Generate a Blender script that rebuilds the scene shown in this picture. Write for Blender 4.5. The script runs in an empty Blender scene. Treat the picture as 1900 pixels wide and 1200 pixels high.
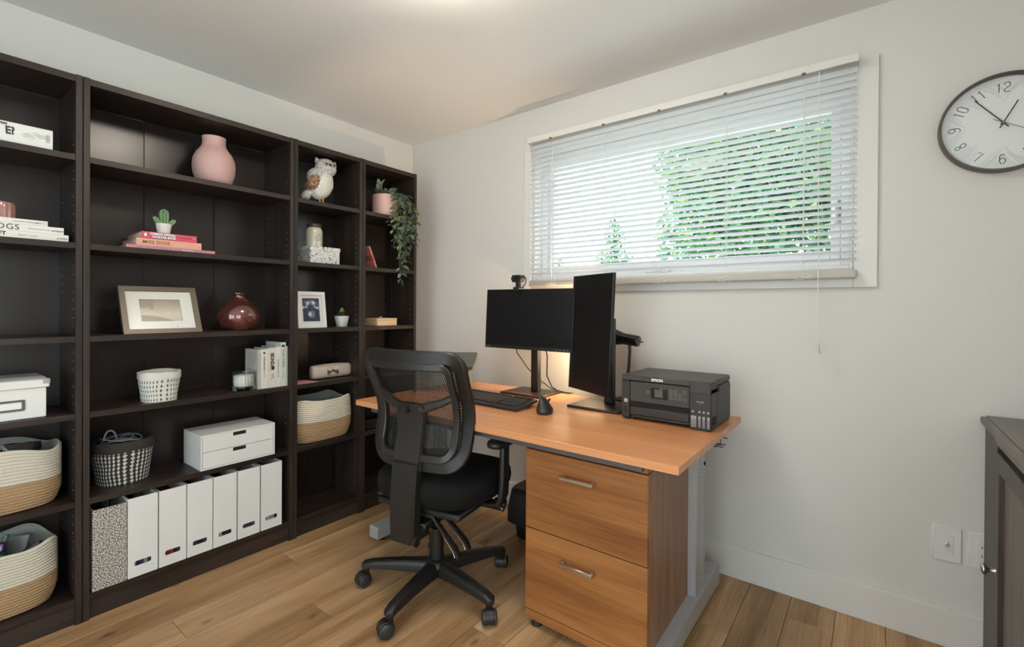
import bpy, bmesh, math, random
from mathutils import Vector, Matrix
from mathutils.geometry import tessellate_polygon
random.seed(7)
C = bpy.context.scene.collection
sc = bpy.context.scene
PI = math.pi

# ---------------------------------------------------------------- camera
yaw, pitch, roll = 0.6533, -0.0046, 0.0060
F = Vector((-math.sin(yaw) * math.cos(pitch), math.cos(yaw) * math.cos(pitch), math.sin(pitch)))
RT = Vector((math.cos(yaw), math.sin(yaw), 0)); UP = RT.cross(F)
R_ = RT * math.cos(roll) + UP * math.sin(roll); U_ = -RT * math.sin(roll) + UP * math.cos(roll)
cam_d = bpy.data.cameras.new('camera'); cam = bpy.data.objects.new('camera', cam_d); C.objects.link(cam)
mw = Matrix((R_, U_, -F)).transposed().to_4x4(); mw.translation = Vector((2.6197, -2.2489, 1.1791))
cam.matrix_world = mw
cam_d.sensor_width = 36; cam_d.lens = 878.1 / 1900 * 36; cam_d.shift_y = -(600 - 573.6) / 1900
cam_d.clip_start = 0.02
sc.camera = cam
# ---------------------------------------------------------------- world, sun, exposure
w = bpy.data.worlds.new('sky'); sc.world = w; w.use_nodes = True
bg = w.node_tree.nodes['Background']; bg.inputs[0].default_value = (0.90, 0.95, 1.0, 1); bg.inputs[1].default_value = 4.8
sd = bpy.data.lights.new('sun', 'SUN'); sd.energy = 4.0; sd.angle = math.radians(2); sd.color = (1, .96, .88)
sun = bpy.data.objects.new('sun', sd); C.objects.link(sun)
sun.rotation_euler = Vector((0.35, 0.75, -0.75)).to_track_quat('-Z', 'Y').to_euler(); sun.location = (0, -6, 8)
sc.view_settings.view_transform = 'Standard'; sc.view_settings.look = 'None'
sc.view_settings.gamma = 1.0; sc.view_settings.use_curve_mapping = False
sc.view_settings.exposure = 0.0
LAMP_W, DESK_W = 15.0, 26.0

# ---------------------------------------------------------------- node helpers
def new_mat(name):
    m = bpy.data.materials.new(name); m.use_nodes = True
    return m, m.node_tree, m.node_tree.nodes['Principled BSDF']
def M(name, col, rough=.5, metal=0.0, spec=.5, bump=0.0, bscale=200, var=0.0, trans=0.0, coat=0.0, sheen=0.0, ior=None):
    m, nt, b = new_mat(name)
    b.inputs['Base Color'].default_value = (*col, 1); b.inputs['Roughness'].default_value = rough
    b.inputs['Metallic'].default_value = metal; b.inputs['Specular IOR Level'].default_value = spec
    b.inputs['Transmission Weight'].default_value = trans; b.inputs['Coat Weight'].default_value = coat
    b.inputs['Sheen Weight'].default_value = sheen
    if ior: b.inputs['IOR'].default_value = ior
    if bump or var:
        tc = nt.nodes.new('ShaderNodeTexCoord'); n = nt.nodes.new('ShaderNodeTexNoise')
        n.inputs['Scale'].default_value = bscale; n.inputs['Detail'].default_value = 3
        nt.links.new(tc.outputs['Object'], n.inputs['Vector'])
        if bump:
            bp = nt.nodes.new('ShaderNodeBump'); bp.inputs['Strength'].default_value = bump; bp.inputs['Distance'].default_value = .002
            nt.links.new(n.outputs['Fac'], bp.inputs['Height']); nt.links.new(bp.outputs[0], b.inputs['Normal'])
        if var:
            r = nt.nodes.new('ShaderNodeValToRGB'); e = r.color_ramp.elements
            e[0].position = .3; e[1].position = .7
            e[0].color = (*[max(0, c * (1 - var)) for c in col], 1); e[1].color = (*[min(1, c * (1 + var)) for c in col], 1)
            nt.links.new(n.outputs['Fac'], r.inputs[0]); nt.links.new(r.outputs[0], b.inputs['Base Color'])
    return m
def mth(nt, op, a, b=None, c=None):
    n = nt.nodes.new('ShaderNodeMath'); n.operation = op
    for i, v in enumerate((a, b, c)):
        if v is None: continue
        if isinstance(v, (int, float)): n.inputs[i].default_value = v
        else: nt.links.new(v, n.inputs[i])
    return n.outputs[0]
def mixc(nt, fac, a, b, mode='MIX'):
    n = nt.nodes.new('ShaderNodeMix'); n.data_type = 'RGBA'; n.blend_type = mode
    if isinstance(fac, (int, float)): n.inputs[0].default_value = fac
    else: nt.links.new(fac, n.inputs[0])
    for i, v in ((6, a), (7, b)):
        if isinstance(v, tuple): n.inputs[i].default_value = (*v, 1)
        else: nt.links.new(v, n.inputs[i])
    return n.outputs[2]
def ramp(nt, fac, *stops):
    r = nt.nodes.new('ShaderNodeValToRGB'); e = r.color_ramp.elements
    while len(e) < len(stops): e.new(.5)
    for el, (p, c) in zip(e, stops): el.position = p; el.color = (*c, 1)
    nt.links.new(fac, r.inputs[0]); return r.outputs[0]
def wood(name, cd, cm, cl, grain='x', fine=60, rough=.45, spec=.4, rand=False, bump=.15, knots=False, coat=0.0, streak=14):
    """stretched-noise wood; grain = local axis the fibres follow"""
    m, nt, b = new_mat(name)
    tc = nt.nodes.new('ShaderNodeTexCoord'); vec = tc.outputs['Object']
    if rand:
        oi = nt.nodes.new('ShaderNodeObjectInfo'); cx = nt.nodes.new('ShaderNodeCombineXYZ')
        for i, k in enumerate((17, 31, 7)): nt.links.new(mth(nt, 'MULTIPLY', oi.outputs['Random'], k), cx.inputs[i])
        va = nt.nodes.new('ShaderNodeVectorMath'); va.operation = 'ADD'
        nt.links.new(vec, va.inputs[0]); nt.links.new(cx.outputs[0], va.inputs[1]); vec = va.outputs[0]
    def mapped(s_long, s_cross):
        mp = nt.nodes.new('ShaderNodeMapping'); s = [s_cross] * 3; s['xyz'.index(grain)] = s_long
        mp.inputs['Scale'].default_value = s; nt.links.new(vec, mp.inputs['Vector']); return mp.outputs[0]
    def noise(v, sc_, det=4, dist=0):
        n = nt.nodes.new('ShaderNodeTexNoise'); n.inputs['Scale'].default_value = sc_; n.inputs['Detail'].default_value = det
        n.inputs['Distortion'].default_value = dist
        nt.links.new(v, n.inputs['Vector']); return n.outputs['Fac']
    f1 = noise(mapped(.08, 1), streak, 5, .6); f2 = noise(mapped(.03, 1), fine * 3, 3)
    f = mth(nt, 'ADD', mth(nt, 'MULTIPLY', f1, .65), mth(nt, 'MULTIPLY', f2, .35))
    col = ramp(nt, f, (.36, cd), (.5, cm), (.64, cl))
    if knots:
        v = nt.nodes.new('ShaderNodeTexVoronoi'); v.voronoi_dimensions = '2D'; v.inputs['Scale'].default_value = 2.6
        nt.links.new(mapped(.75, 1.5), v.inputs['Vector'])
        k = ramp(nt, mth(nt, 'ADD', v.outputs['Distance'], mth(nt, 'MULTIPLY', f1, .05)), (.03, (1, 1, 1)), (.085, (0, 0, 0)))
        gate = mth(nt, 'GREATER_THAN', mth(nt, 'MULTIPLY', v.outputs['Color'], 1), .55)
        col = mixc(nt, mth(nt, 'MULTIPLY', mth(nt, 'MULTIPLY', k, gate), .75), col, tuple(c * .3 for c in cd))
        b2 = noise(mapped(.35, .8), 5, 3)
        col = mixc(nt, .55, col, ramp(nt, b2, (.35, (.70, .68, .66)), (.65, (1, 1, 1))), 'MULTIPLY')
    if rand:
        tone = ramp(nt, oi.outputs['Random'], (0, (.78, .74, .70)), (.5, (.95, .93, .91)), (1, (1.06, 1.08, 1.10)))
        col = mixc(nt, 1.0, col, tone, 'MULTIPLY')
    nt.links.new(col, b.inputs['Base Color'])
    b.inputs['Roughness'].default_value = rough; b.inputs['Specular IOR Level'].default_value = spec; b.inputs['Coat Weight'].default_value = coat
    if bump:
        bp = nt.nodes.new('ShaderNodeBump'); bp.inputs['Strength'].default_value = bump; bp.inputs['Distance'].default_value = .001
        nt.links.new(f2, bp.inputs['Height']); nt.links.new(bp.outputs[0], b.inputs['Normal'])
    return m

# ---------------------------------------------------------------- mesh helpers
class MB:
    def __init__(s): s.bm = bmesh.new()
    def box(s, x0, x1, y0, y1, z0, z1, bev=0, seg=1):
        mt = Matrix.Translation(((x0 + x1) / 2, (y0 + y1) / 2, (z0 + z1) / 2)) @ Matrix.Diagonal((abs(x1 - x0), abs(y1 - y0), abs(z1 - z0), 1))
        vs = bmesh.ops.create_cube(s.bm, size=1, matrix=mt)['verts']
        if bev:
            es = list({e for v in vs for e in v.link_edges})
            bmesh.ops.bevel(s.bm, geom=es, offset=bev, segments=seg, affect='EDGES', profile=.5)
        return s
    def obox(s, c, ax, ay, az, hx, hy, hz, bev=0):
        ax, ay, az = Vector(ax).normalized(), Vector(ay).normalized(), Vector(az).normalized()
        mt = Matrix((ax * hx * 2, ay * hy * 2, az * hz * 2)).transposed().to_4x4(); mt.translation = Vector(c)
        vs = bmesh.ops.create_cube(s.bm, size=1, matrix=mt)['verts']
        if bev:
            es = list({e for v in vs for e in v.link_edges})
            bmesh.ops.bevel(s.bm, geom=es, offset=bev, segments=1, affect='EDGES', profile=.5)
        return s
    def rings(s, rings, cap0=True, cap1=True, closed=False, loop=True, uv=None):
        L = s.bm.loops.layers.uv.verify() if uv else None
        V = [[s.bm.verts.new(p) for p in r] for r in rings]
        n = len(V[0]); m = len(V); last = m if closed else m - 1
        for i in range(last):
            a, b = V[i], V[(i + 1) % m]
            for j in range(n if loop else n - 1):
                k = (j + 1) % n
                f = s.bm.faces.new((a[j], a[k], b[k], b[j]))
                if L:
                    for lp, (jj, ii) in zip(f.loops, ((j, i), (j + 1, i), (j + 1, i + 1), (j, i + 1))):
                        lp[L].uv = (jj / n, uv[ii])
        if not closed and loop:
            if cap0: s.bm.faces.new(V[0][::-1])
            if cap1: s.bm.faces.new(V[-1])
        return s
    def cyl(s, p0, p1, r0, r1=None, seg=20, cap=True):
        r1 = r0 if r1 is None else r1; p0, p1 = Vector(p0), Vector(p1); d = (p1 - p0).normalized()
        a = d.orthogonal().normalized(); b = d.cross(a)
        rg = [[p + (a * math.cos(t) + b * math.sin(t)) * r for t in [2 * PI * i / seg for i in range(seg)]] for p, r in ((p0, r0), (p1, r1))]
        return s.rings(rg, cap, cap)
    def lathe(s, prof, c=(0, 0, 0), seg=32, cap0=True, cap1=True, rib=None, sx=1, sy=1, uv=None):
        rg = []
        for r, z in prof:
            row = []
            for i in range(seg):
                t = 2 * PI * i / seg; rr = r + (rib(t, z) if rib else 0)
                row.append((c[0] + rr * math.cos(t) * sx, c[1] + rr * math.sin(t) * sy, c[2] + z))
            rg.append(row)
        return s.rings(rg, cap0, cap1, uv=uv)
    def tube(s, pts, r, seg=8, closed=False, flat=None):
        P = [Vector(p) for p in pts]; n = len(P); rg = []; prev = None
        for i, p in enumerate(P):
            d = (P[(i + 1) % n] - P[i - 1]) if closed else (P[min(i + 1, n - 1)] - P[max(i - 1, 0)])
            if d.length < 1e-9: d = Vector((0, 0, 1))
            d.normalize()
            a = d.orthogonal().normalized() if prev is None else (prev - d * prev.dot(d))
            if a.length < 1e-6: a = d.orthogonal()
            a.normalize(); prev = a; b = d.cross(a)
            rr = r[i] if isinstance(r, (list, tuple)) else r
            rg.append([p + (a * math.cos(t) + b * math.sin(t)) * rr for t in [2 * PI * k / seg for k in range(seg)]])
        return s.rings(rg, True, True, closed=closed)
    def sweep(s, pts, nrm, w, d, closed=True, ch=.3):
        """rectangular bar swept along pts; nrm(i) = depth direction"""
        P = [Vector(p) for p in pts]; n = len(P); rg = []
        for i, p in enumerate(P):
            t = (P[(i + 1) % n] - P[i - 1]) if closed else (P[min(i + 1, n - 1)] - P[max(i - 1, 0)])
            t.normalize(); nn = Vector(nrm); nn = (nn - t * nn.dot(t)).normalized(); sd_ = t.cross(nn)
            ww = (w[i] if isinstance(w, (list, tuple)) else w) / 2; dd = (d[i] if isinstance(d, (list, tuple)) else d) / 2
            c = ch * min(ww, dd)
            rg.append([p + sd_ * a + nn * b for a, b in ((-ww + c, -dd), (ww - c, -dd), (ww, -dd + c), (ww, dd - c), (ww - c, dd), (-ww + c, dd), (-ww, dd - c), (-ww, -dd + c))])
        return s.rings(rg, True, True, closed=closed)
    def ell(s, c, r, seg=20, rg=12, rot=None):
        mt = Matrix.Translation(c) @ (rot.to_4x4() if rot else Matrix()) @ Matrix.Diagonal((*r, 1))
        bmesh.ops.create_uvsphere(s.bm, u_segments=seg, v_segments=rg, radius=1, matrix=mt); return s
    def plate(s, outer, holes, o, right, up, th):
        """polygon with holes extruded th along right x up, front face at +normal"""
        right, up = Vector(right), Vector(up); nn = right.cross(up).normalized(); o = Vector(o)
        loops = [outer] + holes; flat = [p for lp in loops for p in lp]
        tris = tessellate_polygon([[Vector((a, b, 0)) for a, b in lp] for lp in loops])
        fr = [s.bm.verts.new(o + right * a + up * b + nn * th / 2) for a, b in flat]
        bk = [s.bm.verts.new(o + right * a + up * b - nn * th / 2) for a, b in flat]
        for t in tris:
            try: s.bm.faces.new([fr[i] for i in t]); s.bm.faces.new([bk[i] for i in reversed(t)])
            except ValueError: pass
        k = 0
        for lp in loops:
            n = len(lp)
            for i in range(n):
                j = (i + 1) % n; s.bm.faces.new((fr[k + i], bk[k + i], bk[k + j], fr[k + j]))
            k += n
        return s
    def face(s, pts): s.bm.faces.new([s.bm.verts.new(p) for p in pts]); return s
    def noise(s, amp, freq=40, seed=0):
        from mathutils import noise as N
        for v in s.bm.verts:
            q = v.co * freq + Vector((seed * 7.3, seed * 3.1, 0)); v.co += N.noise_vector(q) * amp
        return s
    def xf(s, mt): bmesh.ops.transform(s.bm, matrix=mt, verts=s.bm.verts); return s

def rrect(w, h, r, n=5, cx=0, cy=0):
    pts = []
    for sx, sy, a0 in ((1, 1, 0), (-1, 1, 90), (-1, -1, 180), (1, -1, 270)):
        for i in range(n + 1):
            a = math.radians(a0 + 90 * i / n)
            pts.append((cx + sx * (w / 2 - r) + r * math.cos(a), cy + sy * (h / 2 - r) + r * math.sin(a)))
    return pts
def sell(a, b, n=4, k=48, c=(0, 0), z=0):
    out = []
    for i in range(k):
        t = 2 * PI * i / k; ct, st = math.cos(t), math.sin(t)
        out.append(Vector((c[0] + a * math.copysign(abs(ct) ** (2 / n), ct), c[1] + b * math.copysign(abs(st) ** (2 / n), st), z)))
    return out

class Thing:
    def __init__(s, o, loc): s.o, s.loc = o, Vector(loc)
def setp(o, label=None, cat=None, group=None, kind=None):
    if label: o['label'] = label
    if cat: o['category'] = cat
    if group: o['group'] = group
    if kind: o['kind'] = kind
    return o
def thing(name, loc, label, cat, group=None, rz=0, kind=None):
    o = bpy.data.objects.new(name, None); C.objects.link(o); o.empty_display_size = .05
    o.location = loc; o.rotation_euler = (0, 0, rz); setp(o, label, cat, group, kind)
    return Thing(o, loc if rz == 0 else (0, 0, 0))
def build(name, mb, mat, parent=None, label=None, kind=None, smooth=40, origin=None):
    """parent: Thing (world coordinates, shifted to its base), an Object (same frame as its mesh) or None"""
    me = bpy.data.meshes.new(name); bmesh.ops.recalc_face_normals(mb.bm, faces=mb.bm.faces); mb.bm.to_mesh(me); mb.bm.free()
    off = parent.loc if isinstance(parent, Thing) else (Vector(origin) if origin else Vector(parent.get('_off', (0, 0, 0))) if parent is not None else Vector())
    if off.length: me.transform(Matrix.Translation(-off))
    if smooth:
        me.polygons.foreach_set('use_smooth', [True] * len(me.polygons)); me.set_sharp_from_angle(angle=math.radians(smooth))
    me.materials.append(mat)
    o = bpy.data.objects.new(name, me); C.objects.link(o)
    if parent is not None: o.parent = parent.o if isinstance(parent, Thing) else parent
    elif off.length: o.location = off
    OFF[o.name] = off
    return setp(o, label=label, kind=kind)
OFF = {}
def sub(name, mb, mat, part, label=None, kind=None, smooth=40):
    """a sub-part of a part, vertices given in the same coordinates the part was given in"""
    off = OFF[part.name]
    me = bpy.data.meshes.new(name); bmesh.ops.recalc_face_normals(mb.bm, faces=mb.bm.faces); mb.bm.to_mesh(me); mb.bm.free()
    if off.length: me.transform(Matrix.Translation(-off))
    if smooth:
        me.polygons.foreach_set('use_smooth', [True] * len(me.polygons)); me.set_sharp_from_angle(angle=math.radians(smooth))
    me.materials.append(mat)
    o = bpy.data.objects.new(name, me); C.objects.link(o); o.parent = part; OFF[o.name] = off
    return setp(o, label=label, kind=kind)
def solo(name, mb, mat, label, cat, group=None, smooth=40, kind=None):
    xs = [v.co for v in mb.bm.verts]
    o_ = (sum(p.x for p in xs) / len(xs), sum(p.y for p in xs) / len(xs), min(p.z for p in xs))
    o = build(name, mb, mat, None, smooth=smooth, origin=o_); return setp(o, label, cat, group, kind)
def struct(name, mb, mat, smooth=0):
    o = build(name, mb, mat, None, smooth=smooth); o['kind'] = 'structure'; return o
def lettering(body, size, o, right, up, mat, parent, align='LEFT', sx=1.0, ext=.0002, name='lettering', bold=0.0, spacing=1.0):
    cu = bpy.data.curves.new('t', 'FONT'); cu.body = body; cu.size = size; cu.align_x = align; cu.align_y = 'CENTER'; cu.extrude = ext
    cu.offset = bold; cu.space_character = spacing; cu.resolution_u = 3
    to = bpy.data.objects.new('t', cu); C.objects.link(to)
    dg = bpy.context.evaluated_depsgraph_get(); me = bpy.data.meshes.new_from_object(to.evaluated_get(dg))
    bpy.data.objects.remove(to); bpy.data.curves.remove(cu)
    right, up = Vector(right).normalized(), Vector(up).normalized(); nn = right.cross(up)
    mt = Matrix((right * sx, up, nn)).transposed().to_4x4(); mt.translation = Vector(o) + nn * .0006
    me.transform(mt)
    off = parent.loc if isinstance(parent, Thing) else OFF.get(parent.name, Vector())
    if off.length: me.transform(Matrix.Translation(-off))
    me.materials.clear(); me.materials.append(mat)
    ob = bpy.data.objects.new(name, me); C.objects.link(ob); ob.parent = parent.o if isinstance(parent, Thing) else parent
    OFF[ob.name] = off
    return ob
def copy_tree(o, parent=None):
    c = o.copy(); C.objects.link(c); OFF[c.name] = OFF.get(o.name, Vector())
    if parent is not None: c.parent = parent
    for ch in list(o.children): copy_tree(ch, c)
    return c
X_, Y_, Z_ = (1, 0, 0), (0, 1, 0), (0, 0, 1)

# ---------------------------------------------------------------- materials
m_wall = M('wall_paint', (.69, .675, .65), .75, bump=.05, bscale=300)
m_ceil = M('ceiling_paint', (.80, .80, .79), .9)
m_trim = M('white_trim_paint', (.73, .715, .69), .4)
m_oak = wood('oak_plank', (.31, .175, .078), (.50, .305, .155), (.64, .415, .235), 'y', 70, .42, .35, rand=True, knots=True, bump=.12, streak=11)
m_esp = wood('espresso_veneer', (.015, .0095, .008), (.025, .0165, .0135), (.042, .029, .024), 'z', 80, .45, .38, bump=.1)
m_esp_h = wood('espresso_veneer_shelf', (.016, .010, .0085), (.026, .017, .014), (.044, .030, .025), 'y', 80, .42, .38, bump=.1)
m_back = M('espresso_back_board', (.024, .017, .0155), .26, spec=.5, bump=.03, bscale=400)
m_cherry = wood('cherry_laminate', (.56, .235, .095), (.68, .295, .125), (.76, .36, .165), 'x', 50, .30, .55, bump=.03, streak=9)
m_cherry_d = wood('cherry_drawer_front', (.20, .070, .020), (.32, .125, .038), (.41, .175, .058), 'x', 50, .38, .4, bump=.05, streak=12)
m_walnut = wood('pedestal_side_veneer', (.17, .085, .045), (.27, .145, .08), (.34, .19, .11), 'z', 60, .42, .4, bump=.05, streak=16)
m_steel = M('grey_powder_coated_steel', (.47, .475, .48), .45, metal=.35)
m_steel_d = M('dark_grey_steel', (.11, .11, .12), .45, metal=.3)
m_nickel = M('brushed_nickel', (.62, .59, .55), .28, metal=1)
m_chrome = M('chrome', (.8, .8, .8), .12, metal=1)
m_black = M('black_plastic', (.016, .0155, .016), .42, spec=.5, bump=.04, bscale=900)
m_black_s = M('black_satin_plastic', (.030, .028, .028), .38, spec=.5)
m_gloss = M('black_gloss', (.010, .010, .010), .12, spec=.6)
m_screen = M('monitor_screen', (.008, .008, .009), .30, spec=.4)
m_rubber = M('black_rubber', (.02, .02, .02), .7)
m_fab_b = M('black_woven_fabric', (.0085, .008, .008), .95, spec=.2, bump=.4, bscale=1500)
m_white = M('white_laminate', (.74, .735, .715), .45)
m_white_p = M('white_paper_card', (.76, .75, .73), .6)
m_paper = M('book_pages', (.70, .66, .58), .8, bump=.3, bscale=900)
m_dark_i = M('dark_interior', (.012, .011, .011), .8)
m_ink = M('printed_dark_ink', (.03, .03, .03), .6)
m_ink_g = M('printed_grey_ink', (.28, .27, .26), .6)
m_ink_w = M('printed_white_ink', (.82, .82, .80), .5)
m_ink_gold = M('printed_brown_ink', (.20, .12, .06), .5)
m_ceram_w = M('white_ceramic', (.80, .79, .77), .3)
m_vinyl = M('white_window_vinyl', (.80, .81, .84), .35)
# ================================================================ room shell
H = 2.322; RX = 3.36; BY = -3.9
WX0, WX1, WZ0, WZ1 = 1.045, 2.555, 1.335, 2.075          # window opening
m_sub = M('subfloor', (.10, .07, .045), .9)
floor = struct('floor', MB().box(-.12, RX + .12, BY - .12, .22, -.14, -.012), m_sub)
struct('ceiling', MB().box(-.12, RX + .12, BY - .12, .22, H, H + .14), m_ceil)
struct('wall_left', MB().box(-.12, 0, BY - .12, .22, -.012, H), m_wall)
VX0, VX1, VY0, VY1, VZ0, VZ1 = .9, 2.7, -3.6, -2.0, .20, 2.10                  # openings for two unseen windows added as fill light, right-hand and front walls
struct('wall_right', MB().box(RX, RX + .12, BY - .12, VY0, -.012, H).box(RX, RX + .12, VY1, .22, -.012, H).box(RX, RX + .12, VY0, VY1, -.012, VZ0).box(RX, RX + .12, VY0, VY1, VZ1, H), m_wall)
struct('wall_front', MB().box(0, VX0, BY - .12, BY, -.012, H).box(VX1, RX, BY - .12, BY, -.012, H).box(VX0, VX1, BY - .12, BY, -.012, VZ0).box(VX0, VX1, BY - .12, BY, VZ1, H), m_wall)
struct('wall_back', MB().box(0, WX0, 0, .22, -.012, H).box(WX1, RX, 0, .22, -.012, H).box(WX0, WX1, 0, .22, -.012, WZ0).box(WX0, WX1, 0, .22, WZ1, H), m_wall)
# floor planks, each its own board with eased edges
PW = .151; fixed = {10: [-1.617], 11: [-1.12], 8: [-1.24], 0: [-.411], 9: [-.60], 3: [-1.55], 4: [-.95], 5: [-2.0], 6: [-1.45]}
rp = random.Random(4)
for k in range(-8, 16):
    x1 = 2.208 - PW * k; x0 = x1 - PW
    if x1 < .005 or x0 > RX - .005: continue
    x0, x1 = max(x0, .002), min(x1, RX - .002)
    js = sorted(fixed.get(k, [rp.uniform(-2.2, -.3)]))
    a = js[0]
    while a > BY + .5: a -= rp.uniform(1.15, 1.7); js.insert(0, a)
    while js[-1] < -.9: js.append(js[-1] + rp.uniform(1.1, 1.5))
    js = [BY + .002] + [j for j in js if BY + .15 < j < -.1] + [-.002]
    for y0, y1 in zip(js[:-1], js[1:]):
        mb = MB(); g = .0006; c = .0014
        b = [(x0 + g, y0 + g), (x1 - g, y0 + g), (x1 - g, y1 - g), (x0 + g, y1 - g)]
        t = [(x0 + g + c, y0 + g + c), (x1 - g - c, y0 + g + c), (x1 - g - c, y1 - g - c), (x0 + g + c, y1 - g - c)]
        mb.rings([[(p, q, -.012) for p, q in b], [(p, q, -c) for p, q in b], [(p, q, 0) for p, q in t]])
        o = build('plank', mb, m_oak, None, smooth=0); o.parent = floor; OFF[o.name] = Vector()
# baseboards
def base_back(x0, x1): return MB().box(x0, x1, -.014, -.001, .001, .128).box(x0, x1, -.010, -.001, .128, .1345)
struct('baseboard_back', base_back(.002, RX - .002), m_trim)
struct('baseboard_left', MB().box(.001, .014, BY + .01, -.015, .001, .134), m_trim)
struct('baseboard_right', MB().box(RX - .014, RX - .001, BY + .01, -.015, .001, .134), m_trim)

# ================================================================ window
tr = struct('trim_1', MB().box(WX1, 2.628, -.016, -.0005, 1.262, 2.134, .002), m_trim)
for args in ((.993, WX0, 1.262, 2.134), (WX0, WX1, WZ1, 2.134), (WX0, WX1, 1.262, WZ0)):
    x0, x1, z0, z1 = args
    o = build('casing_board', MB().box(x0 + .0004, x1 - .0004, -.016, -.0005, z0, z1, .002), m_trim, None, smooth=0); o.parent = tr; OFF[o.name] = Vector()
win = bpy.data.objects.new('window_1', None); C.objects.link(win); win['kind'] = 'structure'; W = Thing(win, (0, 0, 0))
def frame_ring(x0, x1, z0, z1, wd, y0, y1, wb=None):
    wb = wb or wd; mb = MB()
    mb.box(x0, x0 + wd, y0, y1, z0, z1, .002).box(x1 - wd, x1, y0, y1, z0, z1, .002)
    mb.box(x0 + wd, x1 - wd, y0, y1, z1 - wd, z1, .002).box(x0 + wd, x1 - wd, y0, y1, z0, z0 + wb, .002); return mb
build('jamb', frame_ring(WX0 + .001, WX1 - .001, WZ0 + .001, WZ1 - .001, .014, .002, .20), m_trim, W)
build('outer_frame', frame_ring(WX0 + .015, WX1 - .015, WZ0 + .015, WZ1 - .015, .030, .075, .19, .032), m_vinyl, W)
build('sash', frame_ring(WX0 + .047, WX1 - .047, WZ0 + .049, WZ1 - .047, .034, .10, .15, .036), m_vinyl, W)
mg, nt, b_ = new_mat('window_glass'); nt.nodes.remove(b_)
gl = nt.nodes.new('ShaderNodeBsdfGlossy'); gl.inputs['Roughness'].default_value = .02; gl.inputs[0].default_value = (.9, .95, 1, 1)
tp = nt.nodes.new('ShaderNodeBsdfTransparent'); tp.inputs[0].default_value = (.93, .97, .96, 1); mx = nt.nodes.new('ShaderNodeMixShader'); mx.inputs[0].default_value = .006
nt.links.new(tp.outputs[0], mx.inputs[1]); nt.links.new(gl.outputs[0], mx.inputs[2]); nt.links.new(mx.outputs[0], nt.nodes['Material Output'].inputs[0])
win2 = bpy.data.objects.new('added_fill_window_right', None); C.objects.link(win2); win2['kind'] = 'structure'; W2 = Thing(win2, (0, 0, 0))  # unseen window added in the right-hand wall to let in fill light
for y0, y1 in ((VY0 + .001, (VY0 + VY1) / 2), ((VY0 + VY1) / 2, VY1 - .001)):
    build('sash', frame_ring(y0, y1, VZ0 + .001, VZ1 - .001, .05, -.05, 0).xf(Matrix.Translation((RX + .04, 0, 0)) @ Matrix.Rotation(PI / 2, 4, 'Z')), m_vinyl, W2)
    build('glass_pane', MB().box(RX + .06, RX + .066, y0 + .05, y1 - .05, VZ0 + .051, VZ1 - .051), mg, W2, smooth=0)
win3 = bpy.data.objects.new('added_fill_window_front', None); C.objects.link(win3); win3['kind'] = 'structure'; W3 = Thing(win3, (0, 0, 0))  # second unseen window, added behind the camera for more soft fill
for x0, x1 in ((VX0 + .001, (VX0 + VX1) / 2), ((VX0 + VX1) / 2, VX1 - .001)):
    build('sash', frame_ring(x0, x1, VZ0 + .001, VZ1 - .001, .05, BY - .09, BY - .04), m_vinyl, W3)
    build('glass_pane', MB().box(x0 + .05, x1 - .05, BY - .068, BY - .062, VZ0 + .051, VZ1 - .051), mg, W3, smooth=0)
build('glass_pane', MB().box(WX0 + .080, WX1 - .080, .122, .128, WZ0 + .083, WZ1 - .080), mg, W, smooth=0)
crank = build('crank_cover', MB().box(1.70, 1.82, .055, .078, WZ0 + .018, WZ0 + .045, .006), m_vinyl, W)
sub('crank_handle', MB().tube([(1.725, .052, 1.383), (1.76, .040, 1.374), (1.80, .040, 1.379), (1.812, .040, 1.388)], .005, 8), m_vinyl, crank)
build('sash_lock', MB().box(2.483, 2.50, .07, .098, 1.53, 1.63, .004).tube([(2.492, .068, 1.60), (2.492, .05, 1.58), (2.492, .05, 1.54)], .005, 8), m_vinyl, W)

# ================================================================ venetian blind
m_slat, nt, b_ = new_mat('white_blind_slat')
b_.inputs['Base Color'].default_value = (.86, .865, .875, 1); b_.inputs['Roughness'].default_value = .35
tl = nt.nodes.new('ShaderNodeBsdfTranslucent'); tl.inputs[0].default_value = (.94, .945, .97, 1); mx = nt.nodes.new('ShaderNodeMixShader'); mx.inputs[0].default_value = .40
nt.links.new(b_.outputs[0], mx.inputs[1]); nt.links.new(tl.outputs[0], mx.inputs[2]); nt.links.new(mx.outputs[0], nt.nodes['Material Output'].inputs[0])
m_rail = M('blind_rail_enamel_and_shade', (.50, .475, .44), .45)  # grey-beige of the rails; its dark tone also stands for shade under the headrail
m_cord = M('white_cord', (.78, .77, .74), .7)
BX0, BX1, BYC = 1.062, 2.566, -.046
bl = thing('venetian_blind', (1.81, BYC, 2.13), 'white slatted blind with pull cord hanging in front of the wide window', 'window blind')
build('headrail', MB().box(BX0, BX1, BYC - .028, BYC + .026, 2.098, 2.130, .002), m_rail, bl)
build('valance', MB().box(BX0 - .002, BX1 + .002, BYC - .034, BYC - .029, 2.099, 2.131, .001), m_trim, bl)
PITCH = .0265; z = 2.082; first = None; n_sl = 0
SW, TILT = .0129, math.radians(25)
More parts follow.
